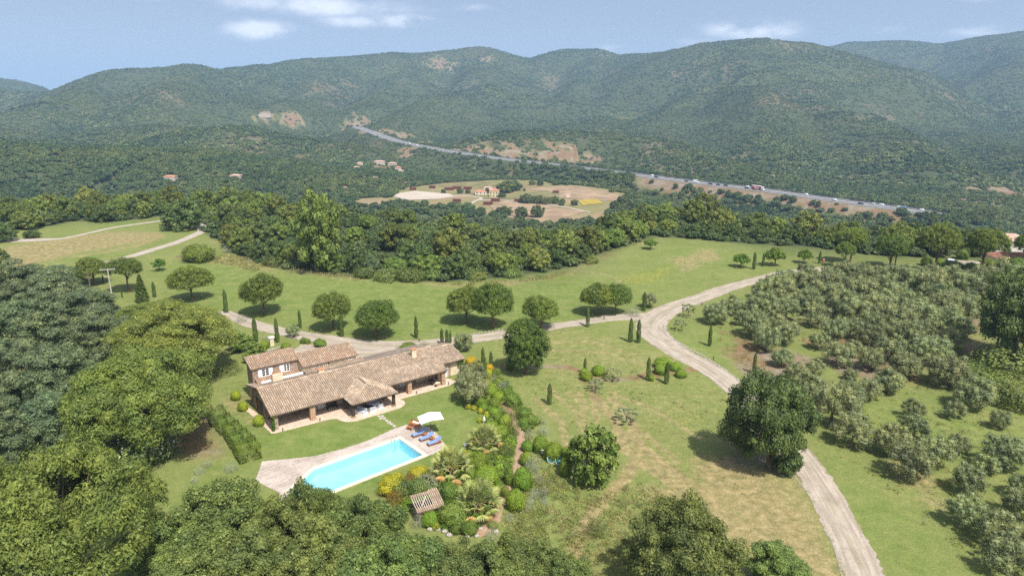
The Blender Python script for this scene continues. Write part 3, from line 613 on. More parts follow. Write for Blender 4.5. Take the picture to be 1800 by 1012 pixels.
# stone block at the back with its shed roof
blk = MB(); blk.add([(.35, 9.25, 0), (7.05, 9.25, 0), (7.05, 12.1, 0), (.35, 12.1, 0), (.35, 9.25, 5.62), (7.05, 9.25, 5.62), (7.05, 12.1, 6.5), (.35, 12.1, 6.5)], [(0, 3, 2, 1), (4, 5, 6, 7), (0, 1, 5, 4), (1, 2, 6, 5), (2, 3, 7, 6), (3, 0, 4, 7)])
blk.build('stone_block', STONE, villa)
tiled_roof('upper_roof', (.1, 8.98, 5.66), (7.3, 8.98, 5.66), (7.35, 12.2, 6.68), (.05, 12.2, 6.68), TILEP, villa, seed=10)
# plastered wing
wg = MB(); wg.add([(7.1, 7.25, 0), (15.6, 7.25, 0), (15.6, 10.2, 0), (7.1, 10.2, 0), (7.1, 7.25, 5.0), (15.6, 7.25, 5.0), (15.6, 10.2, 6.05), (7.1, 10.2, 6.05)], [(0, 3, 2, 1), (4, 5, 6, 7), (0, 1, 5, 4), (1, 2, 6, 5), (2, 3, 7, 6), (3, 0, 4, 7)])
wg.build('plastered_wing', PLASTER, villa)
tiled_roof('upper_roof', (7.06, 6.98, 5.02), (15.9, 6.98, 5.02), (15.85, 10.3, 6.18), (7.06, 10.3, 6.18), TILEP, villa, seed=11)
# low lean-to roof and the white parapets of the roof terrace
tiled_roof('lean_roof', (.55, 7.25, 3.7), (7.0, 7.25, 3.7), (7.0, 9.22, 4.1), (.55, 9.22, 4.1), TILEP, villa, seed=12, thick=.1)
hbox('parapet', .9, 2.4, 6.98, 7.2, 3.6, 4.25, WHITE); hbox('parapet', 3.75, 7.05, 6.98, 7.2, 3.6, 4.3, WHITE)
tiled_roof('lean_roof', (7.15, 6.1, 4.22), (16.6, 6.1, 4.22), (16.6, 7.2, 4.48), (7.15, 7.2, 4.48), TILE, villa, seed=13, thick=.1)
# chimneys
def chimney(a, b, w, d, z0, z1, mat, pots=0, cap=False):
    c = hbox('chimney', a-w/2, a+w/2, b-d/2, b+d/2, z0, z1, mat)
    for i in range(pots):
        x = a-w/2+(i+.5)*w/pots; MB().lathe([(.11, 0), (.10, .35), (.13, .38)], (x, b, z1), 8).build('chimney_pot', TERRA, c)
    if cap: MB().box(a-w/2-.08, a+w/2+.08, b-d/2-.08, b+d/2+.08, z1, z1+.10).build('chimney_cap', TERRA, c)
chimney(3.05, 6.55, 1.45, .7, 3.5, 5.2, PLASTER, 4); chimney(9.0, 4.75, .85, .55, 4.0, 5.05, PLASTER, 0, True); chimney(23.6, 3.3, .75, .55, 3.6, 5.35, PLASTER, 0, True)
MB().box(-.0, .0, 0, 0, 0, 0)
# openings
def opening(a, b, z, w, h, kind='window', sh=0, shm=WHITE, sw=.45, dep=.1, parent=villa, rows=3, cols=2):
    """a window or glazed door in a wall that faces the pool (-b): frame, dark panes, shutters folded back on the wall"""
    f = MB(); t = .07
    f.box(a-w/2-t, a+w/2+t, b-dep, b+.02, z+h, z+h+t); f.box(a-w/2-t, a-w/2, b-dep, b+.02, z, z+h); f.box(a+w/2, a+w/2+t, b-dep, b+.02, z, z+h); f.box(a-w/2-t, a+w/2+t, b-dep-.05, b+.02, z-t, z)
    fo = f.build(kind, WHITE, parent); g0 = z+(.75 if kind == 'glazed_door' else 0); mb = .05
    if kind == 'glazed_door': MB().box(a-w/2, a+w/2, b-.05, b+.01, z, g0).build('door_panel', WHITE, fo)
    bars = MB(); bars.box(a-.05, a+.05, b-.06, b-.005, g0, z+h)
    for i in range(1, rows): zz = g0+(z+h-g0)*i/rows; bars.box(a-w/2, a-.05, b-.055, b-.004, zz-.025, zz+.025); bars.box(a+.05, a+w/2, b-.055, b-.004, zz-.025, zz+.025)
    bars.build('glazing_bars', WHITE, fo)
    for sx in (-1, 1):
        x0, x1 = sorted((a+sx*.05, a+sx*w/2)); MB().box(x0, x1, b-.03, b-.002, g0, z+h).build('pane', GLASS, fo)
    for sx in ((-1, 1) if sh == 2 else ((-1,) if sh == 1 else ((1,) if sh == -1 else ()))):
        x0, x1 = sorted((a+sx*(w/2+t+.02), a+sx*(w/2+t+.02+sw))); MB().box(x0, x1, b-.1, b-.04, z-.02, z+h+.02).build('shutter', shm, fo)
    return fo
opening(2.2, 9.25, 3.95+.25, .95, 1.05, 'window', 2, WHITE, .5); opening(5.35, 9.25, 4.2, .75, 1.05, 'window', 1, WHITE, .6)
opening(9.3, 7.25, 4.32, .55, .5, 'window', 0, rows=2); opening(10.6, 7.25, 4.32, .55, .55, 'window', -1, DARKWOOD, .3, rows=2); opening(14.6, 7.25, 4.25, .5, .62, 'window', 0, rows=2)
opening(7.9, 2.3, .05, 1.2, 2.05, 'glazed_door', 2, GREYWOOD, .6); opening(18.6, 2.3, .05, 1.1, 2.05, 'glazed_door', 1, GREYWOOD, .55)
opening(21.5, 2.3, .05, 1.3, 2.05, 'glazed_door', 1, WHITE, .4); opening(23.9, 2.3, .9, 1.0, 1.1, 'window', 1, GREYWOOD, .5); opening(27.95, 1.5, .05, 1.0, 2.0, 'glazed_door', -1, GREYWOOD, .62, rows=4)
opening(12.4, 2.3, .05, 1.4, 2.05, 'glazed_door', 2, GREYWOOD, .55); opening(3.2, 3.6, .05, 1.3, 2.05, 'glazed_door', 2, GREYWOOD, .55)
# gable end: dark sheets stand for the shade inside openings in the stone wall
for b0, b1 in ((4.3, 5.5), (6.2, 7.0)):
    f = MB(); f.box(-.06, .02, b0-.08, b0, .05, 2.2); f.box(-.06, .02, b1, b1+.08, .05, 2.2); f.box(-.06, .02, b0-.08, b1+.08, 2.2, 2.3); fo = f.build('door_frame', DARKWOOD, villa); MB().box(-.03, .01, b0, b1, .05, 2.2).build('dark_opening', DARKWOOD, fo)

TERR = [(-.6, -1.05), (-.3, -1.35), (7.6, -1.75), (8.2, -2.1), (8.5, -3.0), (8.95, -3.8), (9.6, -4.25), (10.5, -4.45), (17.0, -4.3), (18.0, -3.9), (18.6, -3.2), (18.75, -2.4), (18.4, -1.75), (19, -1.6), (27.2, -1.65), (27.6, -1.4), (28.6, -1.2), (29.6, -.5), (30.9, .1), (30.9, 2.3), (.2, 4.0), (-.9, 9.0), (-1.5, 9.0), (-.9, 3.0)]
tr = MB().prism(TERR, -.1, .05).build('terrace', PAVE, None, kind='structure'); tr.location = tuple(HO); tr.rotation_euler = (0, 0, AZH)

# ---------------------------------------------------------------- pool, coping, deck
def pool_mats():
    m, nt = newmat('pool_water'); s = NT(nt); p = s.pos()
    n = s.noise(2.2, 4, .6, p, 0, 1)
    tr_ = s.n('ShaderNodeBsdfTransparent'); tr_.inputs[0].default_value = (.66, .93, .985, 1)
    gl = s.n('ShaderNodeBsdfGlossy'); gl.inputs['Roughness'].default_value = .04
    bp = s.n('ShaderNodeBump'); bp.inputs['Strength'].default_value = .3; bp.inputs['Distance'].default_value = .06; s.l(n, bp.inputs['Height']); s.l(bp.outputs[0], gl.inputs['Normal'])
    fr = s.n('ShaderNodeFresnel'); fr.inputs[0].default_value = 1.33; s.l(bp.outputs[0], fr.inputs['Normal'])
    mx = s.n('ShaderNodeMixShader'); s.l(fr.outputs[0], mx.inputs[0]); s.l(tr_.outputs[0], mx.inputs[1]); s.l(gl.outputs[0], mx.inputs[2])
    o = s.n('ShaderNodeOutputMaterial'); s.l(mx.outputs[0], o.inputs[0])
    m2, nt = newmat('pool_liner'); s = NT(nt); p = s.pos(); v = s.noise(.5, 3, .5, p, .3, .7)
    s.out(s.mix(v, (.58, .80, .86), (.68, .87, .91)), .6, .2); return m, m2
WATER, LINER = pool_mats()
pool = empty('swimming_pool', (0, 0, 0), 0, 'turquoise swimming pool with pale coping and one slanted end below the lawn', 'pool')
n = len(POOL); b = MB()
dep = [1.5, 1.5, 1.1, 1.0, 1.0]
b.add([(x, y, .02) for x, y in POOL]+[(x, y, -d) for (x, y), d in zip(POOL, dep)], [(i, n+i, n+(i+1) % n, (i+1) % n) for i in range(n)]+[tuple(range(n, 2*n))])
b.build('basin', LINER, pool)
b = MB(); b.add([(x, y, -.10) for x, y in offset_poly(POOL, -.004)], [tuple(range(n))]); b.build('water', WATER, pool)
COPEM = plain('coping_stone', (.66, .55, .43), .85, .2, .1, 3)
SL = {}
for i in range(n):
    p0, p1 = POOL[i], POOL[(i+1) % n]; q0, q1 = COPE[i], COPE[(i+1) % n]; L = np.linalg.norm(p1-p0); k = max(2, int(round(L/.62)))
    for j in range(k):
        t0, t1 = (j+.012)/k, (j+.988)/k; qd = [p0+(p1-p0)*t0, p0+(p1-p0)*t1, q0+(q1-q0)*t1, q0+(q1-q0)*t0]
        MB().prism([x for x in qd][::-1], -.02, .085).build('coping_slab', COPEM, pool)
# ladder rails at the far corner
lc = np.array([-15.35, 82.4]); d1 = np.array([cos(R(220)), sin(R(220))]); d2 = np.array([.64, -.76])
ld = empty('pool_ladder', (lc[0], lc[1], .08), 0, 'curved steel ladder rails at the far corner of the pool', 'pool ladder')
for k in (0, 1):
    o_ = d1*.5*k; pts = [(o_[0]-d2[0]*.35, o_[1]-d2[1]*.35, 0), (o_[0]-d2[0]*.35, o_[1]-d2[1]*.35, .6), (o_[0]-d2[0]*.2, o_[1]-d2[1]*.2, .78), (o_[0]+d2[0]*.1, o_[1]+d2[1]*.1, .74), (o_[0]+d2[0]*.28, o_[1]+d2[1]*.28, .5), (o_[0]+d2[0]*.3, o_[1]+d2[1]*.3, -1.0)]
    MB().tube(pts, .025, 6).build('rail', STEEL, ld)
for k in range(3):
    z = -.3-.25*k; MB().tube([(d2[0]*.3, d2[1]*.3, z), (d1[0]*.5+d2[0]*.3, d1[1]*.5+d2[1]*.3, z)], .03, 6).build('tread', STEEL, ld)

DECK = np.array([at_z(u, v, 0)[:2] for u, v in [(787, 787), (777, 774), (768, 762), (754, 751), (735, 746), (713, 747), (694, 753), (653, 772), (606, 788), (552, 802), (504, 807), (460, 811), (457, 822), (449, 844), (470, 856), (492, 866), (489, 882), (500, 890)]])
DECK = np.vstack([DECK, [COPE[4]], [COPE[0]]])
def wood_mat():
    m, nt = newmat('weathered_deck_boards'); s = NT(nt); g = s.n('ShaderNodeNewGeometry'); p = s.pos()
    c = s.mix(g.outputs['Random Per Island'], (.34, .275, .225), (.47, .40, .34)); c = s.mix(s.noise(.35, 4, .6, p, .45, .6), c, (.50, .43, .375))
    c = s.mix(1., c, s.mix(s.noise(5, 3, .7, p), (.82, .82, .82), (1.12, 1.12, 1.12)), 'MULTIPLY'); s.out(c, .85, .2); return m
AXP = R(40.3); pa = np.array([cos(AXP), sin(AXP)]); pb = np.array([-sin(AXP), cos(AXP)]); oc = POOL[0]
def tolocal(poly): return np.array([[(q-oc)@pa, (q-oc)@pb] for q in poly])
def spans(poly, y):
    xs = []
    for i in range(len(poly)):
        (x0, y0), (x1, y1) = poly[i], poly[(i+1) % len(poly)]
        if (y0 > y) != (y1 > y): xs.append(x0+(y-y0)/(y1-y0)*(x1-x0))
    xs.sort(); return [(xs[i], xs[i+1]) for i in range(0, len(xs)-1, 2)]
dl = tolocal(DECK); cl_ = tolocal(COPE); bd = MB(); rnd = random.Random(5); y = dl[:, 1].min()
while y < dl[:, 1].max():
    yc = y+.07
    for (x0, x1) in spans(dl, yc):
        segs = [(x0, x1)]
        for (c0, c1) in spans(cl_, yc):
            segs = [q for sg in segs for q in ((sg[0], min(sg[1], c0)), (max(sg[0], c1), sg[1])) if q[1]-q[0] > .05]
        for (s0, s1) in segs:
            xx = s0
            while xx < s1-.02:
                xe = min(s1, xx+rnd.uniform(2.2, 3.6)); 
                if s1-xe < .5: xe = s1
                z = .06+rnd.uniform(0, .006); cs = [oc+pa*xx_+pb*yy_ for xx_, yy_ in ((xx+.004, y+.006), (xe-.004, y+.006), (xe-.004, y+.134), (xx+.004, y+.134))]
                bd.prism(cs, .005, z); xx = xe
    y += .14
bd.build('pool_deck', wood_mat(), None, kind='structure')

# ---------------------------------------------------------------- deck furniture
def obj_frame(name, u, v, rz, label, cat, group=None, z=0.07): p = at_z(u, v, z); return empty(name, p, rz, label, cat, group)
def lounger(u, v, rz, label):
    e = obj_frame('sun_lounger', u, v, rz, label, 'sun lounger', 'blue sun loungers beside the pool')
    f = MB()
    for y in (-.3, .3): f.box(-.95, .95, y-.03, y+.03, .24, .32)
    for i in range(9): f.box(-.93+i*.15, -.83+i*.15, -.27, .27, .27, .31)
    f.build('frame', TEAK, e)
    for x in (-.85, .75):
        for y in (-.28, .28): MB().box(x-.04, x+.04, y-.03, y+.03, 0, .24).build('leg', TEAK, e)
    MB().obox((-.28, 0, .37), (.66, 0, 0), (0, .3, 0), (0, 0, .05)).build('cushion', BLUE, e)
    an = R(32); MB().obox((.38+.38*cos(an), 0, .38+.38*sin(an)), (.42*cos(an), 0, .42*sin(an)), (0, .3, 0), (-.05*sin(an), 0, .05*cos(an))).build('backrest', BLUE, e)
for u, v, l in ((736, 765, 'blue-cushioned sun lounger nearest the wooden bench, half under the parasol shade'), (749, 772, 'blue-cushioned sun lounger in the middle of the three on the deck'), (763, 780, 'blue-cushioned sun lounger at the outer end of the deck')): lounger(u, v, R(36), l)
for u, v, l in ((746.5, 766, 'small orange teak side table between the first two loungers'), (760, 773.5, 'small orange teak side table between the last two loungers'), (771.5, 778.5, 'small teak stool behind the outermost lounger')):
    e = obj_frame('side_table', u, v, R(40), l, 'side table', 'teak side tables')
    t = MB()
    for i in range(5): t.box(-.25+i*.1, -.165+i*.1, -.25, .25, .36, .40)
    t.build('table_top', TEAK, e)
    for x in (-.2, .2):
        for y_ in (-.2, .2): MB().box(x-.03, x+.03, y_-.03, y_+.03, 0, .36).build('leg', TEAK, e)
def bench(u, v, rz, w, label, back=True):
    e = obj_frame('wooden_bench' if back else 'wooden_footstool', u, v, rz, label, 'bench' if back else 'footstool')
    t = MB()
    for i in range(5): t.box(-w/2, w/2, -.28+i*.115, -.18+i*.115, .40, .44)
    t.build('seat', TEAK, e)
    for x in (-w/2+.05, w/2-.05):
        for y_ in (-.25, .25): MB().box(x-.04, x+.04, y_-.04, y_+.04, 0, .40 if not back or y_ < 0 else .95).build('leg', TEAK, e)
    if back:
        t = MB()
        for i in range(4): t.box(-w/2, w/2, .25, .29, .52+i*.12, .60+i*.12)
        t.build('backrest', TEAK, e)
        for x in (-w/2+.03, w/2-.03): MB().box(x-.04, x+.04, -.28, .25, .60, .65).build('armrest', TEAK, e)
        MB().obox((0, 0, .49), (w/2-.1, 0, 0), (0, .24, 0), (0, 0, .05)).build('cushion', TEAK, e); MB().obox((.1, .16, .62), (w/2-.25, 0, 0), (0, .05, 0), (0, .03, .12)).build('pillow', WHITEC, e)
bench(729.5, 750, R(-30), 1.7, 'orange teak bench with backrest on the deck near the parasol'); bench(721, 754.5, R(-30), .9, 'low teak footstool in front of the wooden bench', False)
# cantilever parasol
e = obj_frame('parasol', 757.5, 762, R(20), 'square white parasol tilted over the loungers on the deck', 'parasol')
MB().tube([(0, 0, 0), (0, 0, 2.5)], .035, 8).build('pole', IRON, e); MB().box(-.4, .4, -.4, .4, 0, .06).build('base_plate', CONC, e)
cv = MB(); T = [(-1.55, -1.05, 2.2), (0, -1.15, 2.55), (1.6, -1.05, 2.42), (1.6, 1.05, 2.5), (0, 1.15, 2.66), (-1.55, 1.05, 2.3)]
cv.add(T+[(x, y, z-.03) for x, y, z in T], [(0, 1, 4, 5), (1, 2, 3, 4), (11, 10, 7, 6), (10, 9, 8, 7)]+[(i, 6+i, 6+(i+1) % 6, (i+1) % 6) for i in range(6)]).build('canopy', WHITEC, e)
for x, y in ((-1.5, -1), (1.5, -1), (1.5, 1), (-1.5, 1)): MB().tube([(0, 0, 2.45), (x, y, 2.2 if x < 0 else 2.4)], .015, 5).build('rib', IRON, e)
# stepping stones from terrace to deck
ROCKS = plain('pale_step_stone', (.42, .385, .33), .9, .1, .1, 4)
for i, (u, v) in enumerate([(666.5, 731.5), (672, 731), (669.5, 735), (675.5, 735), (679.5, 739), (684, 742), (688, 745), (693, 748.5)]):
    p = at_z(u, v, 0); rn = random.Random(i); k = 9; pl = [(.33*(1+rn.uniform(-.12, .12))*cos(2*pi*j/k), .24*(1+rn.uniform(-.12, .12))*sin(2*pi*j/k)) for j in range(k)]
    o = MB().prism(pl, -.03, .035).build('stepping_stone', ROCKS, None, loc=p, label='flat pale stepping stone in the lawn between the covered terrace and the pool deck', cat='stepping stone', group='stepping stones to the pool'); o.rotation_euler = (0, 0, rn.uniform(0, 3))
# pavilion lounge furniture (house frame)
def hempty(name, a, b, rz, label, cat, group=None): return empty(name, hw(a, b, .05), AZH+rz, label, cat, group)
def sofa(a, b, rz, w, label):
    e = hempty('lounge_sofa', a, b, rz, label, 'sofa', 'grey sofas under the pavilion'); MB().box(-w/2, w/2, -.4, .4, 0, .34).build('base', WHITEC, e); MB().obox((0, -.03, .42), (w/2-.03, 0, 0), (0, .36, 0), (0, 0, .08)).build('seat_cushion', GREYC, e)
    MB().obox((0, .34, .58), (w/2, 0, 0), (0, .09, 0), (0, .03, .26)).build('backrest', GREYC, e)
sofa(11.75, -2.6, R(-70), 1.9, 'pale grey sofa on the side of the pavilion facing the pool post'); sofa(13.3, -3.05, R(180), .9, 'white armchair at the open edge of the pavilion'); sofa(14.6, -2.7, R(200), .9, 'white armchair under the pavilion by its outer post'); sofa(14.3, -1.2, R(0), 1.7, 'grey sofa at the back of the pavilion')
e = hempty('coffee_table', 13.1, -1.9, R(8), 'dark wooden coffee table between the sofas under the pavilion', 'coffee table'); MB().box(-.75, .75, -.5, .5, .32, .40).build('table_top', DARKWOOD, e)
for x in (-.65, .65):
    for y in (-.4, .4): MB().box(x-.05, x+.05, y-.05, y+.05, 0, .32).build('leg', DARKWOOD, e)
e = hempty('slatted_bench', 9.0, 1.4, 0, 'dark wooden bench against the porch wall beside the pavilion', 'bench'); MB().box(-.8, .8, -.3, .2, .38, .44).build('seat', DARKWOOD, e)
t = MB()
for i in range(3): t.box(-.8, .8, .2, .25, .52+i*.15, .62+i*.15)
t.build('backrest', DARKWOOD, e)
for x in (-.7, .7): MB().box(x-.04, x+.04, -.28, .18, 0, .38).build('leg', DARKWOOD, e)
e = hempty('round_table', 25.0, .2, 0, 'round dark garden table at the far end of the porch', 'table'); MB().lathe([(.55, .68), (.55, .73)], n=16).build('table_top', DARKWOOD, e); MB().lathe([(.3, 0), (.06, .06), (.06, .68)], n=10).build('leg', DARKWOOD, e)
for a, b, l in ((25.4, -1.0, 'pale terracotta urn standing before the last porch pillar'),):
    o = MB().lathe([(.2, 0), (.24, .05), (.14, .1), (.33, .45), (.42, .62), (.46, .66), (.38, .66), (.3, .5)], n=14).build('garden_urn', plain('pale_urn', (.58, .44, .31)), None, True, loc=hw(a, b, .05), label=l, cat='urn')
for i, (a, b, l) in enumerate([(.9, -1.45, 'small dark path lamp at the porch corner by the climbing rose'), (6.1, -1.55, 'small dark path lamp in front of the second porch pillar'), (21.4, -1.5, 'small dark path lamp before the orange stone pillar'), (27.1, -1.45, 'small dark path lamp beside the end pillar of the porch')]):
    MB().lathe([(.05, 0), (.05, .34), (.11, .36), (.11, .44), (.03, .48)], n=8).build('path_lamp', IRON, None, loc=hw(a, b, .05), label=l, cat='path lamp', group='terrace lamps')
# ---------------------------------------------------------------- foliage builders
def quads(c, nrm_, size, asp, rs, twist=None):
    n = len(c); nrm_ = nrm_/(np.linalg.norm(nrm_, axis=1)[:, None]+1e-9); r = rs.normal(size=(n, 3)) if twist is None else twist
    e = np.cross(nrm_, r); e /= np.linalg.norm(e, axis=1)[:, None]+1e-9; f = np.cross(nrm_, e)
    a = (size/2)[:, None]; b = (size*asp/2)[:, None]; j = rs.uniform(.55, 1.25, (4, n, 1))
    V = np.stack([c-f*a*j[0], c+e*b*j[1], c+f*a*j[2], c-e*b*j[3]], 1).reshape(-1, 3)
    return V, np.arange(4*n).reshape(n, 4)
def puffs_to_mesh(name, puffs, per, size, asp, mat, seed, jitter=.55, shell=(.72, 1.05), upb=.25, minz=-.75, cull=True, core=.66):
    """leaf clumps spread over the outside of many small overlapping lobes"""
    rs = np.random.RandomState(seed); C = []; N = []; pc = np.array([p[0] for p in puffs]); pr_ = np.array([p[1] for p in puffs]); pr_ = pr_ if pr_.ndim == 2 else np.stack([pr_]*3, 1)
    area = pr_.mean(1)**2; cnt = np.maximum(4, (per*area/area.mean()).astype(int))
    for c, r, k in zip(pc, pr_, cnt):
        d = rs.normal(size=(k, 3)); d /= np.linalg.norm(d, axis=1)[:, None]; d = d[d[:, 2] > minz]; q = rs.uniform(shell[0], shell[1], (len(d), 1))
        C.append(c+d*q*r); N.append(d/r*r.mean())
    C = np.concatenate(C); N = np.concatenate(N)
    if cull:                               # drop clumps buried deep inside a neighbouring lobe
        keep = np.ones(len(C), bool)
        for c, r in zip(pc, pr_): keep &= (((C-c)/r)**2).sum(1) > .40
        C, N = C[keep], N[keep]
    N = N+rs.normal(size=N.shape)*jitter; N[:, 2] += upb
    V, Fq = quads(C, N, size*np.clip(np.exp(rs.normal(size=len(C))*.42), .4, 2.4), asp, rs)
    if core <= 0: return mesh_np(name, V, Fq, mat)
    VV = [V]; FF = Fq.tolist(); k = len(V)
    for c, r in zip(pc, pr_):              # solid core added in each lobe to stop light and darken the crevices
        q = CORE_V*(1+rs.uniform(-.12, .08, (len(CORE_V), 1))); VV.append(c+q*r*core); FF += (CORE_F+k).tolist(); k += len(CORE_V)
    return mesh_np(name, np.concatenate(VV), FF, mat)
def _core():
    V = [(0, 0, 1.)]+[(cos(2*pi*i/6+.3*j)*cos(R(e)), sin(2*pi*i/6+.3*j)*cos(R(e)), sin(R(e))) for j, e in enumerate((35, -20)) for i in range(6)]+[(0, 0, -.9)]
    F_ = [(0, 1+i, 1+(i+1) % 6) for i in range(6)]+[(1+i, 7+i, 7+(i+1) % 6) for i in range(6)]+[(1+i, 7+(i+1) % 6, 1+(i+1) % 6) for i in range(6)]+[(13, 7+(i+1) % 6, 7+i) for i in range(6)]
    return np.array(V), np.array(F_)
CORE_V, CORE_F = _core()
def shell_points(n, rs, lo=-.3, hi=1.):
    i = np.arange(n)+.5; z = lo+(hi-lo)*i/n; t = i*2.39996+rs.uniform(0, 6); r = np.sqrt(np.maximum(0, 1-z*z)); return np.stack([r*np.cos(t), r*np.sin(t), z], 1)
def trunk_mesh(name, h, r, limbs, mat, seed, lean=.06, zl=.55, spread=1., n=7):
    rn = random.Random(seed); m = MB(); lx, ly = rn.uniform(-lean, lean)*h, rn.uniform(-lean, lean)*h
    top = np.array([lx, ly, h]); m.tube([(0, 0, -.25), (0, 0, 0), (lx*.3, ly*.3, h*.35), (lx*.7, ly*.7, h*.7), top], [r*1.5, r*1.2, r, r*.8, r*.5], n)
    for i, t in enumerate(limbs):
        s = np.array([lx, ly, 0])*zl*rn.uniform(.8, 1.3)+np.array([0, 0, h*zl*rn.uniform(.85, 1.25)]); t = np.array(t)
        mid = (s+t)/2+np.array([rn.uniform(-.1, .1), rn.uniform(-.1, .1), -.04*h])*spread; m.tube([s, mid, t], [r*.5, r*.35, r*.12], 5)
    return m.mesh(name, mat, True)
LIB = {}
def lib(kind, crown, trunk, w, h, cname='crown'):
    co = np.zeros(len(crown.vertices)*3); crown.vertices.foreach_get('co', co); co = co.reshape(-1, 3)
    w = float(np.mean(np.percentile(co[:, :2], 99.3, axis=0)-np.percentile(co[:, :2], .7, axis=0))); h = float(np.percentile(co[:, 2], 99.6))
    LIB.setdefault(kind, []).append((crown, trunk, w, h, cname))

PINE = leafmat('pine_needles', (.075, .122, .022), (.165, .210, .044), .25, .14)
PINE2 = leafmat('near_pine_needles', (.105, .150, .030), (.235, .268, .068), .26, .10)
OAK = leafmat('oak_leaves', (.070, .116, .028), (.235, .278, .090), .28, .22)
OAKD = leafmat('holm_oak_leaves', (.048, .080, .022), (.125, .160, .050), .12, .2)
FOR1 = leafmat('wood_leaves', (.085, .135, .028), (.200, .245, .062), .26, .34)
FOR2 = leafmat('wood_leaves_olive', (.10, .135, .028), (.195, .222, .06), .16, .3)
OLIVE = leafmat('olive_leaves', (.145, .178, .080), (.265, .292, .155), .24, .20)
MIM = leafmat('blue_green_leaves', (.062, .100, .046), (.175, .212, .112), .15, .16)
CYP = leafmat('cypress_scales', (.040, .075, .012), (.085, .135, .024), .1, .14)
BOX = leafmat('clipped_box_leaves', (.115, .190, .016), (.225, .305, .038), .2, .14)
BOXD = leafmat('dark_hedge_leaves', (.080, .135, .016), (.160, .220, .038), .2, .14)
YEL = leafmat('golden_leaves', (.24, .25, .015), (.42, .40, .03), .2, .1)
YELF = leafmat('broom_flowers', (.42, .30, .012), (.62, .46, .02), .15, .1)
GREY = leafmat('silver_leaves', (.19, .21, .165), (.36, .38, .31), .12, .14)
FIGM = leafmat('fig_leaves', (.080, .135, .022), (.205, .27, .065), .25, .08)
CREEP = leafmat('creeper_leaves', (.07, .13, .018), (.15, .23, .035), .25, .1)
WFLOW = leafmat('white_flower_shrub', (.10, .16, .04), (.18, .24, .07), .2, .1, c3=(.62, .62, .52), f3=.16)
RUST = leafmat('bronze_leaves', (.14, .10, .025), (.28, .15, .035), .2, .1)
PALM = leafmat('palm_blades', (.20, .25, .08), (.40, .43, .18), .2, .1)
PALMD = leafmat('dry_palm_blades', (.42, .27, .09), (.56, .38, .16), .2, .1)
WEED = leafmat('tall_grass', (.12, .155, .035), (.23, .235, .085), .25, .2)
WEEDY = leafmat('dry_tall_grass', (.24, .20, .09), (.36, .30, .16), .2, .2)
MAQ1 = leafmat('maquis_leaves', (.036, .068, .023), (.076, .114, .039), .1, .16, big=1)
MAQ2 = leafmat('maquis_leaves_pale', (.064, .098, .036), (.108, .138, .055), .1, .16, big=1)

def umbrella_pine(seed, near=False, round_=False, tall=False):
    rs = np.random.RandomState(seed); n = 260 if near else 110; sp = shell_points(n, rs, (-.55 if near else -.42) if not round_ else -.85, 1.)
    rx, rz = (1.0, .70) if not round_ else (.92, 1.0); lump = 1+(fbm(sp[:, 0]*1.7+seed, sp[:, 1]*1.7, seed, 3)-.5)*(1.0 if near else .55)
    if near:                               # gaps where the limbs show
        kp = fbm(sp[:, 0]*2.6+seed*2, sp[:, 1]*2.6+sp[:, 2], seed+5, 3) > .40; sp, lump = sp[kp], lump[kp]; n = len(sp)
    c = sp*np.array([rx, rx, rz])*lump[:, None]*.86; c += rs.normal(size=c.shape)*.035; zc = (1.72 if tall else (.98 if near else 1.06)) if not round_ else 1.15
    if near: c[:, 2] = np.where(c[:, 2] < 0, c[:, 2]*.8, c[:, 2])
    c[:, 2] += zc; r = rs.uniform(.10, .20, n) if near else rs.uniform(.13, .24, n)
    pf = [(a, np.array([b, b, b*.8])) for a, b in zip(c, r)]
    pf += [(np.array([rs.uniform(-.45, .45), rs.uniform(-.45, .45), zc+rs.uniform(-.1, .25)*rz]), np.array([.34, .34, .24])) for _ in range(3 if near else 12)]
    cr = puffs_to_mesh('pine_crown', pf, 640 if near else 210, .033 if near else .06, .42, PINE2 if near else PINE, seed, .45, (.74, 1.14), upb=.3, minz=-.7, core=.62)
    lim = [(c[i][0]*.75, c[i][1]*.75, c[i][2]-.08) for i in rs.choice(n, 34 if near else 6, False)]
    tk = trunk_mesh('pine_trunk', zc-.1, .05 if not near else .045, lim, PBARK if not near else BARK, seed, .08, .5)
    lib('near_pine' if near else ('tall_pine' if tall else ('round_pine' if round_ else 'pine')), cr, tk, 2.0, zc+(rz*.95))
for q in (1, 2, 3): umbrella_pine(q)
for q in (11, 12): umbrella_pine(q, True)
umbrella_pine(21, False, True); umbrella_pine(22, tall=True); umbrella_pine(23, tall=True)
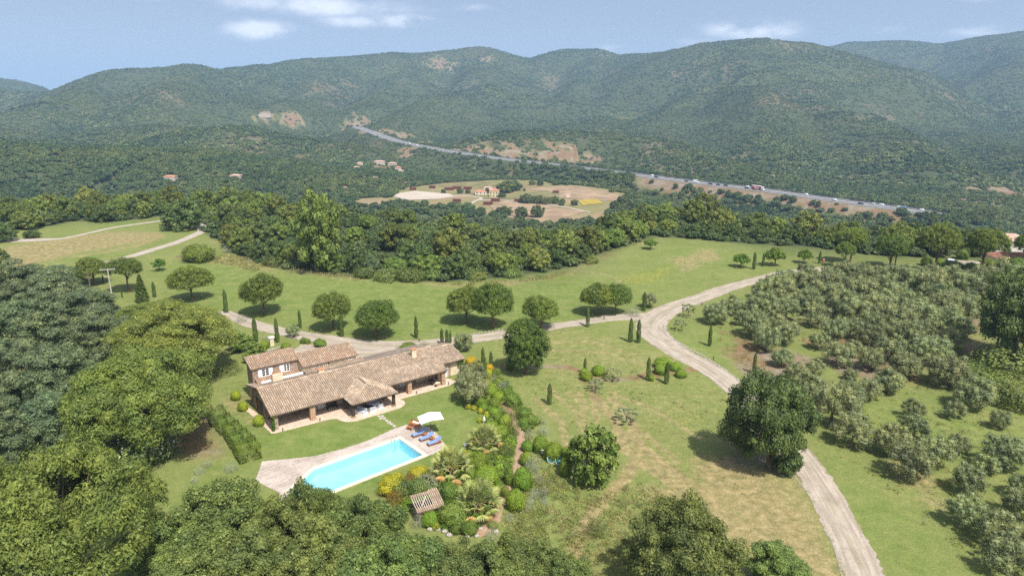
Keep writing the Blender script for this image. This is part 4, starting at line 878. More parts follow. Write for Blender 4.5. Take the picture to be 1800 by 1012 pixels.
def broad(kind, seed, n, per, leaf, mat, rx=1., rz=.85, zc=1.25, pr0=(.22, .36), lump=.5, lo=-.65, bark=BARK, asp=.7, trunk=.06, jitter=.6, shell=(.7, 1.06), inner=8, squash=.85, upb=.25, limbs=5):
    rs = np.random.RandomState(seed); sp = shell_points(n, rs, lo, 1.); lp = 1+(fbm(sp[:, 0]*1.4+seed*3, sp[:, 1]*1.4+sp[:, 2], seed, 3)-.5)*2*lump
    kp = fbm(sp[:, 0]*2.4+seed*2, sp[:, 1]*2.4+sp[:, 2]*1.3, seed+5, 3) > .36; sp, lp = sp[kp], lp[kp]; n = len(sp)
    c = sp*np.array([rx, rx, rz])*lp[:, None]*.8; c += rs.normal(size=c.shape)*.06; c[:, 2] += zc; r = rs.uniform(*pr0, n)
    pf = [(a, np.array([b, b, b*squash])) for a, b in zip(c, r)]+[(np.array([rs.uniform(-.45, .45)*rx, rs.uniform(-.45, .45)*rx, zc+rs.uniform(-.3, .3)*rz]), np.array([.34, .34, .28])) for _ in range(inner)]
    cr = puffs_to_mesh(kind+'_crown', pf, per, leaf, asp, mat, seed, jitter, shell, upb)
    lim = [tuple(c[i]*np.array([.8, .8, 1])-np.array([0, 0, .1])) for i in rs.choice(n, min(limbs, n), False)]
    tk = trunk_mesh(kind+'_trunk', zc, trunk, lim, bark, seed, .06, .5); lib(kind, cr, tk, 2.*rx, zc+rz*.95)
for q in (1, 2, 3): broad('near_oak', 30+q, 140, 520, .036, OAK, 1., .8, .95, (.11, .25), .75, -.8, jitter=.6, inner=4)
broad('big_oak', 41, 120, 560, .034, OAKD, 1., .85, .95, (.12, .26), .55, -.75, trunk=.07, jitter=.55)
for q in (1, 2): broad('mimosa', 50+q, 130, 380, .044, MIM, 1., .9, .95, (.12, .24), .6, -.8, asp=.42, squash=.65, upb=.5)
for q in (1, 2, 3): broad('wood_oak', 60+q, 44, 130, .105, FOR1, 1., .85, .85, (.2, .34), .55, -.85, jitter=.5)
for q in (1, 2): broad('olive_green_tree', 70+q, 44, 130, .10, FOR2, 1., 1., 1.0, (.18, .32), .6, -.85, jitter=.5)
for q in (1, 2): broad('dark_oak', 75+q, 44, 130, .105, OAKD, 1., .85, .85, (.2, .34), .55, -.85, jitter=.5)
for q in (1, 2, 3, 4): broad('olive', 80+q, 48, 210, .07, OLIVE, 1., .78, .85, (.2, .34), .4, -.65, OBARK, .36, .06, .55, (.72, 1.12), 7, .9, .2)
broad('fig', 91, 60, 70, .115, FIGM, 1., .85, .85, (.2, .3), .3, -.85, BARK, .8, .05, .5)
broad('fruit', 95, 28, 70, .11, CREEP, 1., .8, 1.15, (.22, .34), .4, -.5)
broad('sparse_olive', 97, 22, 45, .085, OLIVE, 1., .8, 1.0, (.2, .34), .6, -.4, OBARK, .3, .05, .9, (.4, 1.15), 0)
# conifer spire for the dark cypress by the pines
def cypress(seed, w=.13, dark=False):
    rs = np.random.RandomState(seed); n = 3400; z = rs.uniform(0.02, 1, n)**.9; prof = w*np.clip(np.minimum(z/.07, 1), .35, 1)*(1-z**8)**.7*(1-.25*z)*(1+.10*np.sin(z*17+seed)); t = rs.uniform(0, 2*pi, n)
    rr_ = prof*(1+rs.normal(size=n)*.07)*(1+.09*np.sin(3*t+z*9)); C = np.stack([rr_*np.cos(t), rr_*np.sin(t), z], 1); N = np.stack([np.cos(t), np.sin(t), np.full(n, .35)], 1)+rs.normal(size=(n, 3))*.35
    V, Fq = quads(C, N, .028*rs.uniform(.7, 1.4, n), .6, rs); cr = mesh_np('cypress_crown', V, Fq, CYP); tk = MB().tube([(0, 0, -.03), (0, 0, .12), (0, 0, .9)], [.02, .016, .004], 6).mesh('cypress_trunk', BARK); lib('cypress', cr, tk, 2*w, 1., 'crown')
cypress(1, .085); cypress(2, .095); cypress(3, .075)
def spire(seed):
    rs = np.random.RandomState(seed); pf = []
    for i in range(70): z = (i+.5)/70; t = i*2.4; r = .26*(1-z)**.8+.02; pf.append((np.array([r*cos(t), r*sin(t), .08+z*.9]), np.array([.09, .09, .06])*(1.15-z*.6)))
    lib('spire', puffs_to_mesh('spire_crown', pf, 60, .04, .5, CYP, seed), MB().tube([(0, 0, -.02), (0, 0, .9)], [.03, .005], 6).mesh('spire_trunk', BARK), .6, 1.)
spire(4)
def ball(kind, mat, n, leaf, seed, rz=.8, rough=.05, asp=.7, lumps=.12, squared=False, upb=.2, jit=.35):
    rs = np.random.RandomState(seed); d = rs.normal(size=(n, 3)); d /= np.linalg.norm(d, axis=1)[:, None]; d = d[d[:, 2] > -.7]
    if squared: d = np.sign(d)*np.abs(d)**.55; d /= np.maximum(np.abs(d).max(1), .75)[:, None]
    l = 1+(fbm(d[:, 0]*2+seed, d[:, 1]*2+d[:, 2]*1.7, seed, 3)-.5)*2*lumps; q = (l*(1+rs.normal(size=len(d))*rough))[:, None]
    C = d*q*np.array([1, 1, rz]); C[:, 2] += rz*.72; N = d/np.array([1, 1, rz])+rs.normal(size=d.shape)*jit; N[:, 2] += upb
    C[:, 2] = np.maximum(C[:, 2], 0.0)
    V, Fq = quads(C, N, leaf*rs.uniform(.7, 1.3, len(C)), asp, rs); nb_ = 14; K = []
    if not squared and rough < .1:         # solid inner hull added behind the leaves to close the gaps
        for j in range(8):
            e_ = R(-40+j*18)
            for i in range(nb_):
                q_ = np.array([cos(2*pi*i/nb_)*cos(e_), sin(2*pi*i/nb_)*cos(e_), sin(e_)]); lq = 1+(float(fbm(q_[0]*2+seed, q_[1]*2+q_[2]*1.7, seed, 3))-.5)*2*lumps; K.append(q_*lq*.93*np.array([1, 1, rz])+np.array([0, 0, rz*.72]))
        k0 = len(V); V = np.vstack([V, K]); Fq = Fq.tolist()+[(k0+j*nb_+i, k0+j*nb_+(i+1) % nb_, k0+(j+1)*nb_+(i+1) % nb_, k0+(j+1)*nb_+i) for j in range(7) for i in range(nb_)]
    cr = mesh_np(kind+'_foliage', V, Fq, mat)
    tk = MB().tube([(0, 0, -.05), (0, 0, rz*.6), (.1, .05, rz)], [.06, .05, .02], 5).mesh(kind+'_stem', BARK); lib(kind, cr, tk, 2., rz*1.7, 'foliage')
for q in (1, 2, 3, 4): ball('box_ball', BOX, 2600, .115, 100+q, .78, .04, lumps=.26); ball('dark_ball', BOXD, 2800, .12, 110+q, .78, .07, lumps=.4)
[ball('golden_ball', YEL, 2200, .12, 121+70*q_, .7, .07, lumps=.42) for q_ in range(3)]; ball('broom', YELF, 1800, .13, 122, .8, .08, lumps=.2); ball('silver_shrub', GREY, 1600, .15, 123, .7, .14, .22, .3, upb=.6, jit=.6)
ball('white_shrub', WFLOW, 2200, .12, 124, .6, .1, lumps=.3); ball('wild_shrub', OAK, 2400, .12, 125, .65, .12, lumps=.4); ball('bronze_shrub', RUST, 1600, .13, 126, .7, .1, lumps=.3); ball('grassy_shrub', WEED, 1600, .2, 127, .6, .16, .16, .3, upb=.7, jit=.7)
LIME = leafmat('lime_leaves', (.17, .23, .015), (.31, .36, .03), .2, .1); ball('lime_ball', LIME, 2200, .12, 131, .75, .05, lumps=.25); ball('hedge_block', BOXD, 4200, .10, 128, .8, .025, lumps=.06, squared=True)
def palm(seed):
    rn = random.Random(seed); g = MB(); dd = MB()
    for i in range(46):
        t = i*2.39996; el = R(82-i*2.3)+rn.uniform(-.1, .1); dry = i > 39; L = rn.uniform(.75, .95); hz = .75
        d = np.array([cos(t)*cos(el), sin(t)*cos(el), sin(el)]); s0 = np.array([0, 0, hz]); tip = s0+d*L; tip = tip+np.array([0, 0, -.12*L*cos(el)]); (dd if dry else g).tube([s0, (s0+tip)/2+np.array([0, 0, .05]), tip], [.018, .014, .01], 4, False)
        e = np.cross(d, (0, 0, 1)); e /= np.linalg.norm(e); f = np.cross(e, d)
        for k in range(13):
            a = R(-78+k*13); bl = L*.62*(1-.25*abs(a)/1.4)*rn.uniform(.9, 1.1); v = d*cos(a)+e*sin(a)+f*.18*cos(2*a)+np.array([0, 0, -.15]); v /= np.linalg.norm(v)
            w = np.cross(v, f); w /= np.linalg.norm(w); m_ = tip+v*bl*.55; en = tip+v*bl+np.array([0, 0, -.10*bl])
            (dd if dry else g).add([tip, m_+w*.032, en, m_-w*.032], [(0, 1, 2, 3)])
    tk = MB(); tk.lathe([(.16, -.1), (.17, .2), (.15, .55), (.11, .78)], n=9)
    return g.mesh('palm_fronds', PALM), dd.mesh('palm_dry', PALMD), tk.mesh('palm_trunk', PBARK)
PALMS = [palm(1), palm(2)]

CNT = {}
def plant(kind, p, s, name, label, cat, group=None, sz=None, rz=None, v=None):
    L = LIB[kind]; i = CNT.get(kind, 0); CNT[kind] = i+1; cr, tk, w, h, cn = L[(i if v is None else v) % len(L)]
    rn = random.Random(hash((kind, i)) % 99991 if False else i*7919+len(kind)*31)
    e = empty(name, p, rn.uniform(0, 6.28) if rz is None else rz, label, cat, group, (s*rn.uniform(.9, 1.1), s*rn.uniform(.9, 1.1), sz if sz is not None else s*rn.uniform(.94, 1.06)))
    link(cn, cr, e); link('trunk' if cn == 'crown' else 'stem', tk, e); return e
def put(kind, u, vb, wpx, name, label, cat, group=None, hpx=None, **k):
    """set a plant where its foot shows in the photograph; wpx, hpx are its crown width and full height there"""
    p = P(u, vb); m = MPP(p); L = LIB[kind][0]; s = wpx*m/L[2]*.95
    sz = None
    if hpx is not None: sz = hpx*m/cos(math.atan2(HC, math.hypot(p[0], p[1])))/L[3]
    return plant(kind, p, s, name, label, cat, group, sz=sz, **k)

# ---------------------------------------------------------------- trees on the lawns and along the drive
UPINES = [(338, 528, 72, 'umbrella pine standing alone in the meadow above the big left pines', 'pine', 60), (464, 553, 78, 'dark round-headed umbrella pine beside the bend of the drive behind the house', 'pine', 70), (586, 580, 62, 'umbrella pine with visible trunk right behind a cypress on the drive', 'pine', 62), (664, 592, 84, 'wide umbrella pine nearest the house roof, shading the drive verge', 'pine', 62),
      (820, 568, 70, 'left pine of the touching pair in the middle of the meadow', 'pine', 64), (866, 576, 70, 'right pine of the touching pair in the middle of the meadow', 'pine', 74), (951, 578, 68, 'umbrella pine on the drive above the tall round pine', 'pine', 56), (1050, 553, 62, 'left pine of the pair beside the drive junction', 'pine', 54), (1082, 551, 52, 'right pine of the pair beside the drive junction', 'pine', 50),
      (925, 657, 78, 'tall round-headed pine on the dry lawn right of the house', 'round_pine', 92), (226, 513, 62, 'umbrella pine with bare trunk beside the utility pole', 'tall_pine', 58), (165, 500, 56, 'low green pine crown behind the utility poles', 'pine', 46),
      (1482, 471, 34, 'small umbrella pine at the bend of the drive by the wood', 'tall_pine', 44), (1494, 463, 50, 'umbrella pine just behind the small one at the drive bend', 'tall_pine', 62), (1562, 483, 54, 'tall umbrella pine casting shade across the drive, first of the roadside row', 'tall_pine', 68), (1572, 470, 46, 'umbrella pine half hidden behind the first roadside pine', 'tall_pine', 56), (1641, 483, 66, 'tall umbrella pine beside the parked car', 'tall_pine', 84), (1724, 487, 68, 'tall umbrella pine between the parked car and the red-roofed house', 'tall_pine', 84), (1797, 472, 40, 'umbrella pine at the right edge before the red roof', 'tall_pine', 60)]
for u, v, w, l, k, h in UPINES: put(k, u, v, w, 'umbrella_pine', l, 'pine tree', 'umbrella pines', hpx=h)
CY = [(398, 549, 40, 'clipped cypress at the top end of the drive below the lone meadow pine'), (450, 600, 42, 'cypress beside the drive directly behind the stone block of the villa'), (488, 601, 42, 'second cypress behind the villa, next to the stone pillar'), (528, 576, 31, 'small cypress in the meadow verge left of the trunked pine'), (601, 591, 38, 'cypress touching the right side of the trunked pine'), (732, 594, 38, 'lone cypress at the drive edge behind the long roof'),
      (777, 605, 28, 'left cypress of the three showing above the roof end'), (786, 606, 27, 'middle cypress of the three showing above the roof end'), (792, 603, 22, 'smallest cypress of the three showing above the roof end'), (849, 640, 29, 'back cypress of the garden corner, left one'), (863, 644, 26, 'back cypress of the garden corner, right one'), (853, 664, 36, 'front cypress in the garden bed beside the yellow broom'), (1033, 574, 36, 'cypress in front of the pair of pines at the junction'), (1132, 546, 33, 'cypress beside the pale olive at the junction'),
      (1108, 601, 42, 'left of two slim cypresses on the lawn below the junction'), (1122, 602, 40, 'right of two slim cypresses on the lawn below the junction'), (966, 710, 36, 'lone slim cypress on the mown lawn below the round pine'), (1028, 657, 28, 'cypress rising between clipped balls beside the earth path'), (1139, 668, 40, 'cypress with one clipped ball at its foot'), (1171, 674, 38, 'cypress just below the cluster of four clipped balls'), (1247, 608, 36, 'upper cypress at the edge of the olive grove'), (1325, 656, 36, 'lower cypress at the edge of the olive grove'),
      (1325, 473, 30, 'taller cypress beside the small trees on the far lawn'), (1341, 468, 24, 'cypress touching the round fruit tree on the far lawn'), (1440, 463, 22, 'cypress beside the terracotta post at the drive bend'), (272, 522, 27, 'clipped cypress right of the dark spire tree'), (182, 497, 14, 'short cypress top beside the wooden pole'), (215, 523, 12, 'short cypress stump shape under the trunked left pine'), (1654, 452, 22, 'cypress in the garden behind the parked car')]
for u, v, h, l in CY:
    p = P(u, v); m = MPP(p); hh = h*m/cos(math.atan2(HC, math.hypot(p[0], p[1]))); plant('cypress', p, hh*(1.1 if h > 30 else 1.2), 'cypress', l, 'cypress', 'clipped cypresses', sz=hh)
put('spire', 251, 531, 22, 'conifer', 'dark pointed conifer between the utility pole and the clipped cypress', 'conifer', hpx=48)
# left-hand masses
LP_ = [(285, 590, 130, 58, 'near_pine', 'flat green pine crown behind the two biggest pines by the villa'), (318, 655, 215, 112, 'near_pine', 'broad umbrella pine touching the back corner of the villa'), (280, 785, 225, 160, 'near_pine', 'big umbrella pine on bare soil left of the lawn hedge'), (135, 1085, 318, 262, 'near_pine', 'huge spreading pine filling the lower left corner'), (-10, 905, 80, 90, 'near_pine', 'pine crown cut by the left edge of the picture')]
for u, v, w, h, k, l in LP_: put(k, u, v, w, 'umbrella_pine', l, 'pine tree', 'big pines on the left', hpx=h)
LM = [(20, 560, 120, 95, 0), (95, 565, 125, 88, 1), (160, 575, 100, 62, 0), (30, 640, 140, 110, 1), (125, 640, 150, 120, 0), (195, 640, 90, 90, 1), (40, 730, 150, 120, 0), (130, 745, 150, 140, 1), (20, 830, 150, 120, 1), (85, 800, 120, 110, 0), (200, 600, 70, 42, 0), (60, 510, 80, 46, 1), (110, 505, 80, 36, 0)]
MLB = ['blue-green tree at the left edge, upper end of the stand', 'blue-green tree in the upper stand left of the utility poles', 'blue-green tree just below the concrete utility pole', 'blue-green tree at the left edge, middle of the stand', 'widest blue-green tree in the middle of the left stand', 'narrow blue-green tree touching the big green pines', 'blue-green tree at the left edge above the bare soil', 'tallest blue-green tree beside the patch of bare soil', 'lowest blue-green tree at the left edge by the corner pine', 'blue-green tree with bare branches over the soil patch', 'small blue-green crown behind the dark spire tree', 'blue-green crown at the very back of the left stand', 'blue-green crown at the back beside the wooden pole']
for i, (u, v, w, h, q) in enumerate(LM): put('mimosa', u, v, w*1.1, 'mimosa_tree', MLB[i], 'tree', 'blue-green trees at the left edge', hpx=h*1.05)
NO = [(330, 1020, 150, 108), (415, 1010, 165, 140), (495, 1035, 150, 135), (565, 985, 105, 128), (640, 1010, 150, 120), (590, 1070, 170, 130), (715, 1045, 140, 98), (785, 1060, 140, 84), (855, 1055, 130, 86), (925, 1050, 130, 84), (985, 1070, 110, 80), (470, 1085, 180, 130), (350, 1085, 170, 120), (690, 1105, 180, 128)]
NOL = ['oak crown beside the lower left pine', 'broad oak crown below the end of the pool deck', 'oak crown in the bottom row under the slanted end of the pool', 'tallest oak crown of the bottom row, overlapping the pool', 'oak crown of the bottom row left of the small tiled hut', 'oak crown at the bottom edge below the pool', 'oak crown just below the small tiled hut', 'oak crown in the bottom row below the second palm', 'oak crown in the bottom row below the stony path end', 'low oak crown in the bottom row below the rough grass', 'rightmost low oak crown of the bottom row', 'oak crown cut by the bottom edge left of the pool', 'oak crown cut by the bottom edge beside the big pine', 'oak crown cut by the bottom edge below the hut']
for (u, v, w, h), l in zip(NO, NOL): put('near_oak', u, v, w*1.05, 'oak_tree', l, 'oak tree', 'oaks along the bottom edge', hpx=h)
put('near_oak', 1205, 1050, 200, 'oak_tree', 'wide dark bush-like oak at the bottom edge left of the drive', 'oak tree', hpx=140)
put('near_oak', 1370, 1040, 115, 'oak_tree', 'small dark oak at the bottom edge touching the drive', 'oak tree', hpx=70)
put('big_oak', 1352, 822, 152, 'oak_tree', 'big dark holm oak overhanging the drive at the centre right', 'oak tree', hpx=152)
put('dark_oak', 1385, 830, 50, 'wild_shrub', 'brushy undergrowth at the foot of the big holm oak', 'shrub', hpx=40)
put('big_oak', 1778, 640, 150, 'oak_tree', 'dark holm oak at the right edge above the scrub', 'oak tree', hpx=158); put('dark_oak', 1800, 560, 80, 'oak_tree', 'dark oak cut by the right edge behind the big holm oak', 'oak tree', hpx=90); put('near_oak', 1768, 530, 70, 'oak_tree', 'greyish oak at the back corner of the olive grove', 'oak tree', hpx=60)
put('fig', 1042, 845, 90, 'fig_tree', 'round bright fig tree beside the two upturned dinghies', 'fig tree', hpx=84)
ST = [('fruit', 1143, 438, 22, 18, 'lone small fruit tree at the top of the meadow'), ('fruit', 1302, 470, 30, 24, 'small rounded tree left of the paired cypresses on the far lawn'), ('fruit', 1362, 467, 34, 32, 'round leafy tree right of the paired cypresses on the far lawn'), ('fruit', 1413, 463, 26, 25, 'pale small tree by itself near the drive bend'), ('fruit', 280, 476, 23, 22, 'small pale tree alone on the upper left lawn'), ('dark_oak', 318, 404, 66, 52, 'big round oak inside the loop of the upper track'), ('fruit', 388, 394, 26, 17, 'low bright tree beside the upper track'), ('dark_ball', 350, 458, 62, 30, 'wide glossy shrub on the slope below the upper track'), ('silver_shrub', 402, 444, 24, 16, 'grey-leaved shrub at the corner of the wood'),
      ('olive', 1141, 540, 28, 26, 'pale olive beside a cypress at the drive junction'), ('silver_shrub', 1112, 553, 34, 16, 'silvery shrub at the stony corner of the junction'), ('sparse_olive', 1210, 558, 26, 24, 'thin young tree at the inner bend of the junction'), ('sparse_olive', 1197, 582, 26, 22, 'thin silvery olive on the grass inside the bend'), ('sparse_olive', 1100, 742, 46, 26, 'sparse silvery bush alone on the dry lawn'), ('sparse_olive', 1080, 668, 34, 22, 'sparse olive beside the earth path'), ('sparse_olive', 1048, 688, 30, 22, 'sparse olive below the earth path'), ('olive', 817, 615, 38, 28, 'olive growing behind the right end of the villa'), ('silver_shrub', 968, 576, 18, 12, 'small grey shrub beside the drive under the pine'), ('box_ball', 899, 648, 20, 14, 'low bush at the foot of the tall round pine'), ('silver_shrub', 750, 606, 14, 8, 'small grey shrub at the drive edge behind the roof'), ('olive', 515, 592, 22, 20, 'little bare tree in the bed behind the villa'), ('silver_shrub', 425, 566, 20, 14, 'pale shrub at the drive end by the big pines'), ('silver_shrub', 469, 597, 18, 12, 'pale straggly shrub between the two cypresses behind the villa')]
for k, u, v, w, h, l in ST: put(k, u, v, w, 'garden_shrub' if 'ball' in k or 'shrub' in k else 'small_tree', l, 'shrub' if 'ball' in k or 'shrub' in k else 'tree', hpx=h)
# clipped balls on the lawn
for u, v, w, h, l in [(1165, 645, 31, 18, 'largest clipped box ball at the back of the lawn cluster'), (1163, 656, 29, 17, 'clipped box ball at the front left of the lawn cluster'), (1187, 650, 21, 14, 'small clipped ball on the right of the lawn cluster'), (1197, 662, 24, 14, 'clipped ball nearest the drive in the lawn cluster'), (1145, 669, 13, 12, 'little clipped ball at the foot of a cypress'), (1031, 667, 23, 15, 'clipped ball in front of the path-side cypress'), (1026, 660, 16, 13, 'clipped ball half hidden behind the path-side cypress'), (1052, 658, 25, 16, 'clipped ball right of the path-side cypress')]: put('box_ball', u, v, w, 'clipped_box_ball', l, 'topiary', 'clipped balls on the lawn', hpx=h)
# around the villa
for u, v, w, h, l in [(415, 702, 19, 16, 'bright round shrub at the back of the villa gable'), (427, 721, 20, 16, 'bright round shrub in the middle along the villa gable'), (456, 747, 21, 18, 'bright round shrub nearest the porch corner')]: put('lime_ball', u, v, w, 'round_shrub', l, 'shrub', 'bright shrubs along the gable', hpx=h)
for u, v, w, h, l in [(450, 634, 42, 28, 'leafy light green bush behind the stone block')]: put('fig', u, v, w, 'bush', l, 'shrub', hpx=h)
for i, (u, v, w, h, l) in enumerate([(383, 742, 30, 24, 'upper end of the clipped hedge beside the big pine'), (397, 756, 30, 24, 'second bush of the clipped hedge left of the lawn'), (411, 771, 32, 26, 'third bush of the clipped hedge left of the lawn'), (424, 786, 34, 26, 'fourth bush of the clipped hedge left of the lawn'), (436, 803, 38, 28, 'front end of the clipped hedge near the pool deck')]): put('hedge_block', u, v, w, 'hedge_bush', l, 'hedge', 'hedge left of the lawn', hpx=h, rz=R(36+5*(i % 2)))
for k, u, v, w, h, l in [('white_shrub', 190, 775, 90, 50, 'flowering shrub between the two biggest left pines'), ('white_shrub', 260, 805, 100, 46, 'white-flowered shrub at the foot of the big pine'), ('white_shrub', 165, 800, 70, 40, 'white-flowered shrub beside the bare soil'), ('silver_shrub', 365, 820, 18, 14, 'upper silvery tuft on the rough lawn'), ('silver_shrub', 350, 832, 20, 13, 'middle silvery tuft on the rough lawn'), ('silver_shrub', 342, 848, 18, 13, 'lower silvery tuft on the rough lawn'), ('silver_shrub', 407, 828, 28, 18, 'white-grey shrub left of the deck'), ('box_ball', 385, 865, 24, 18, 'bright low shrub beside the oak crowns'), ('golden_ball', 362, 870, 12, 9, 'small yellow shrub beside the oak crowns'), ('grassy_shrub', 400, 655, 50, 18, 'low grassy ground cover behind the villa gable'), ('fig', 425, 615, 46, 26, 'yellowish shrub left of the leafy bush behind the villa'), ('box_ball', 466, 611, 18, 12, 'low bush by the stone pillar behind the villa'), ('box_ball', 503, 612, 20, 10, 'low bush at the edge of the courtyard'), ('dark_ball', 534, 602, 14, 9, 'left small clipped bush on the courtyard edge'), ('dark_ball', 541, 603, 12, 8, 'right small clipped bush on the courtyard edge'), ('dark_ball', 563, 608, 27, 13, 'oval clipped bush on the courtyard edge'), ('dark_ball', 718, 612, 32, 10, 'long clipped bush behind the middle of the roof'), ('silver_shrub', 744, 607, 16, 10, 'round grey shrub behind the roof'), ('silver_shrub', 699, 612, 10, 7, 'small dry shrub behind the roof'), ('grassy_shrub', 1052, 938, 46, 26, 'tussocky round shrub on the rough grass slope'), ('wild_shrub', 1660, 470, 0.1, 0.1, '')]:
    if l: put(k, u, v, w, 'garden_shrub', l, 'shrub', hpx=h)
# creepers on the villa: a rose on the porch corner and a vine on the far end
def creeper(name, boxes, label, seed, par=None):
    rs = np.random.RandomState(seed); pf = [(np.array(hw(*b[:3])), b[3]) for b in boxes]; me = puffs_to_mesh(name, [(c-HO, np.array([r, r, r])) for c, r in pf], 90, .14, .8, CREEP, seed, cull=False); return link(name, me, None, HO, label, 'climbing plant')
creeper('climbing_rose', [(-.15, -.9+i*.28, 2.4-.25*abs(i-1)+.05*i, .2+.04*(i % 2)) for i in range(7)]+[(-.1, -.7, 2.0-i*.35, .24) for i in range(6)], 'climbing rose on the porch pillar at the near corner of the villa', 3)
creeper('climbing_vine', [(31.3, 1.3+.25*(i % 3), 2.7-.3*(i//3)*1.0, .34) for i in range(24) if 2.7-.3*(i//3) > .2]+[(30.7, 1.15, 2.5-.2*i, .2) for i in range(5)], 'green vine covering the far corner of the villa', 4)

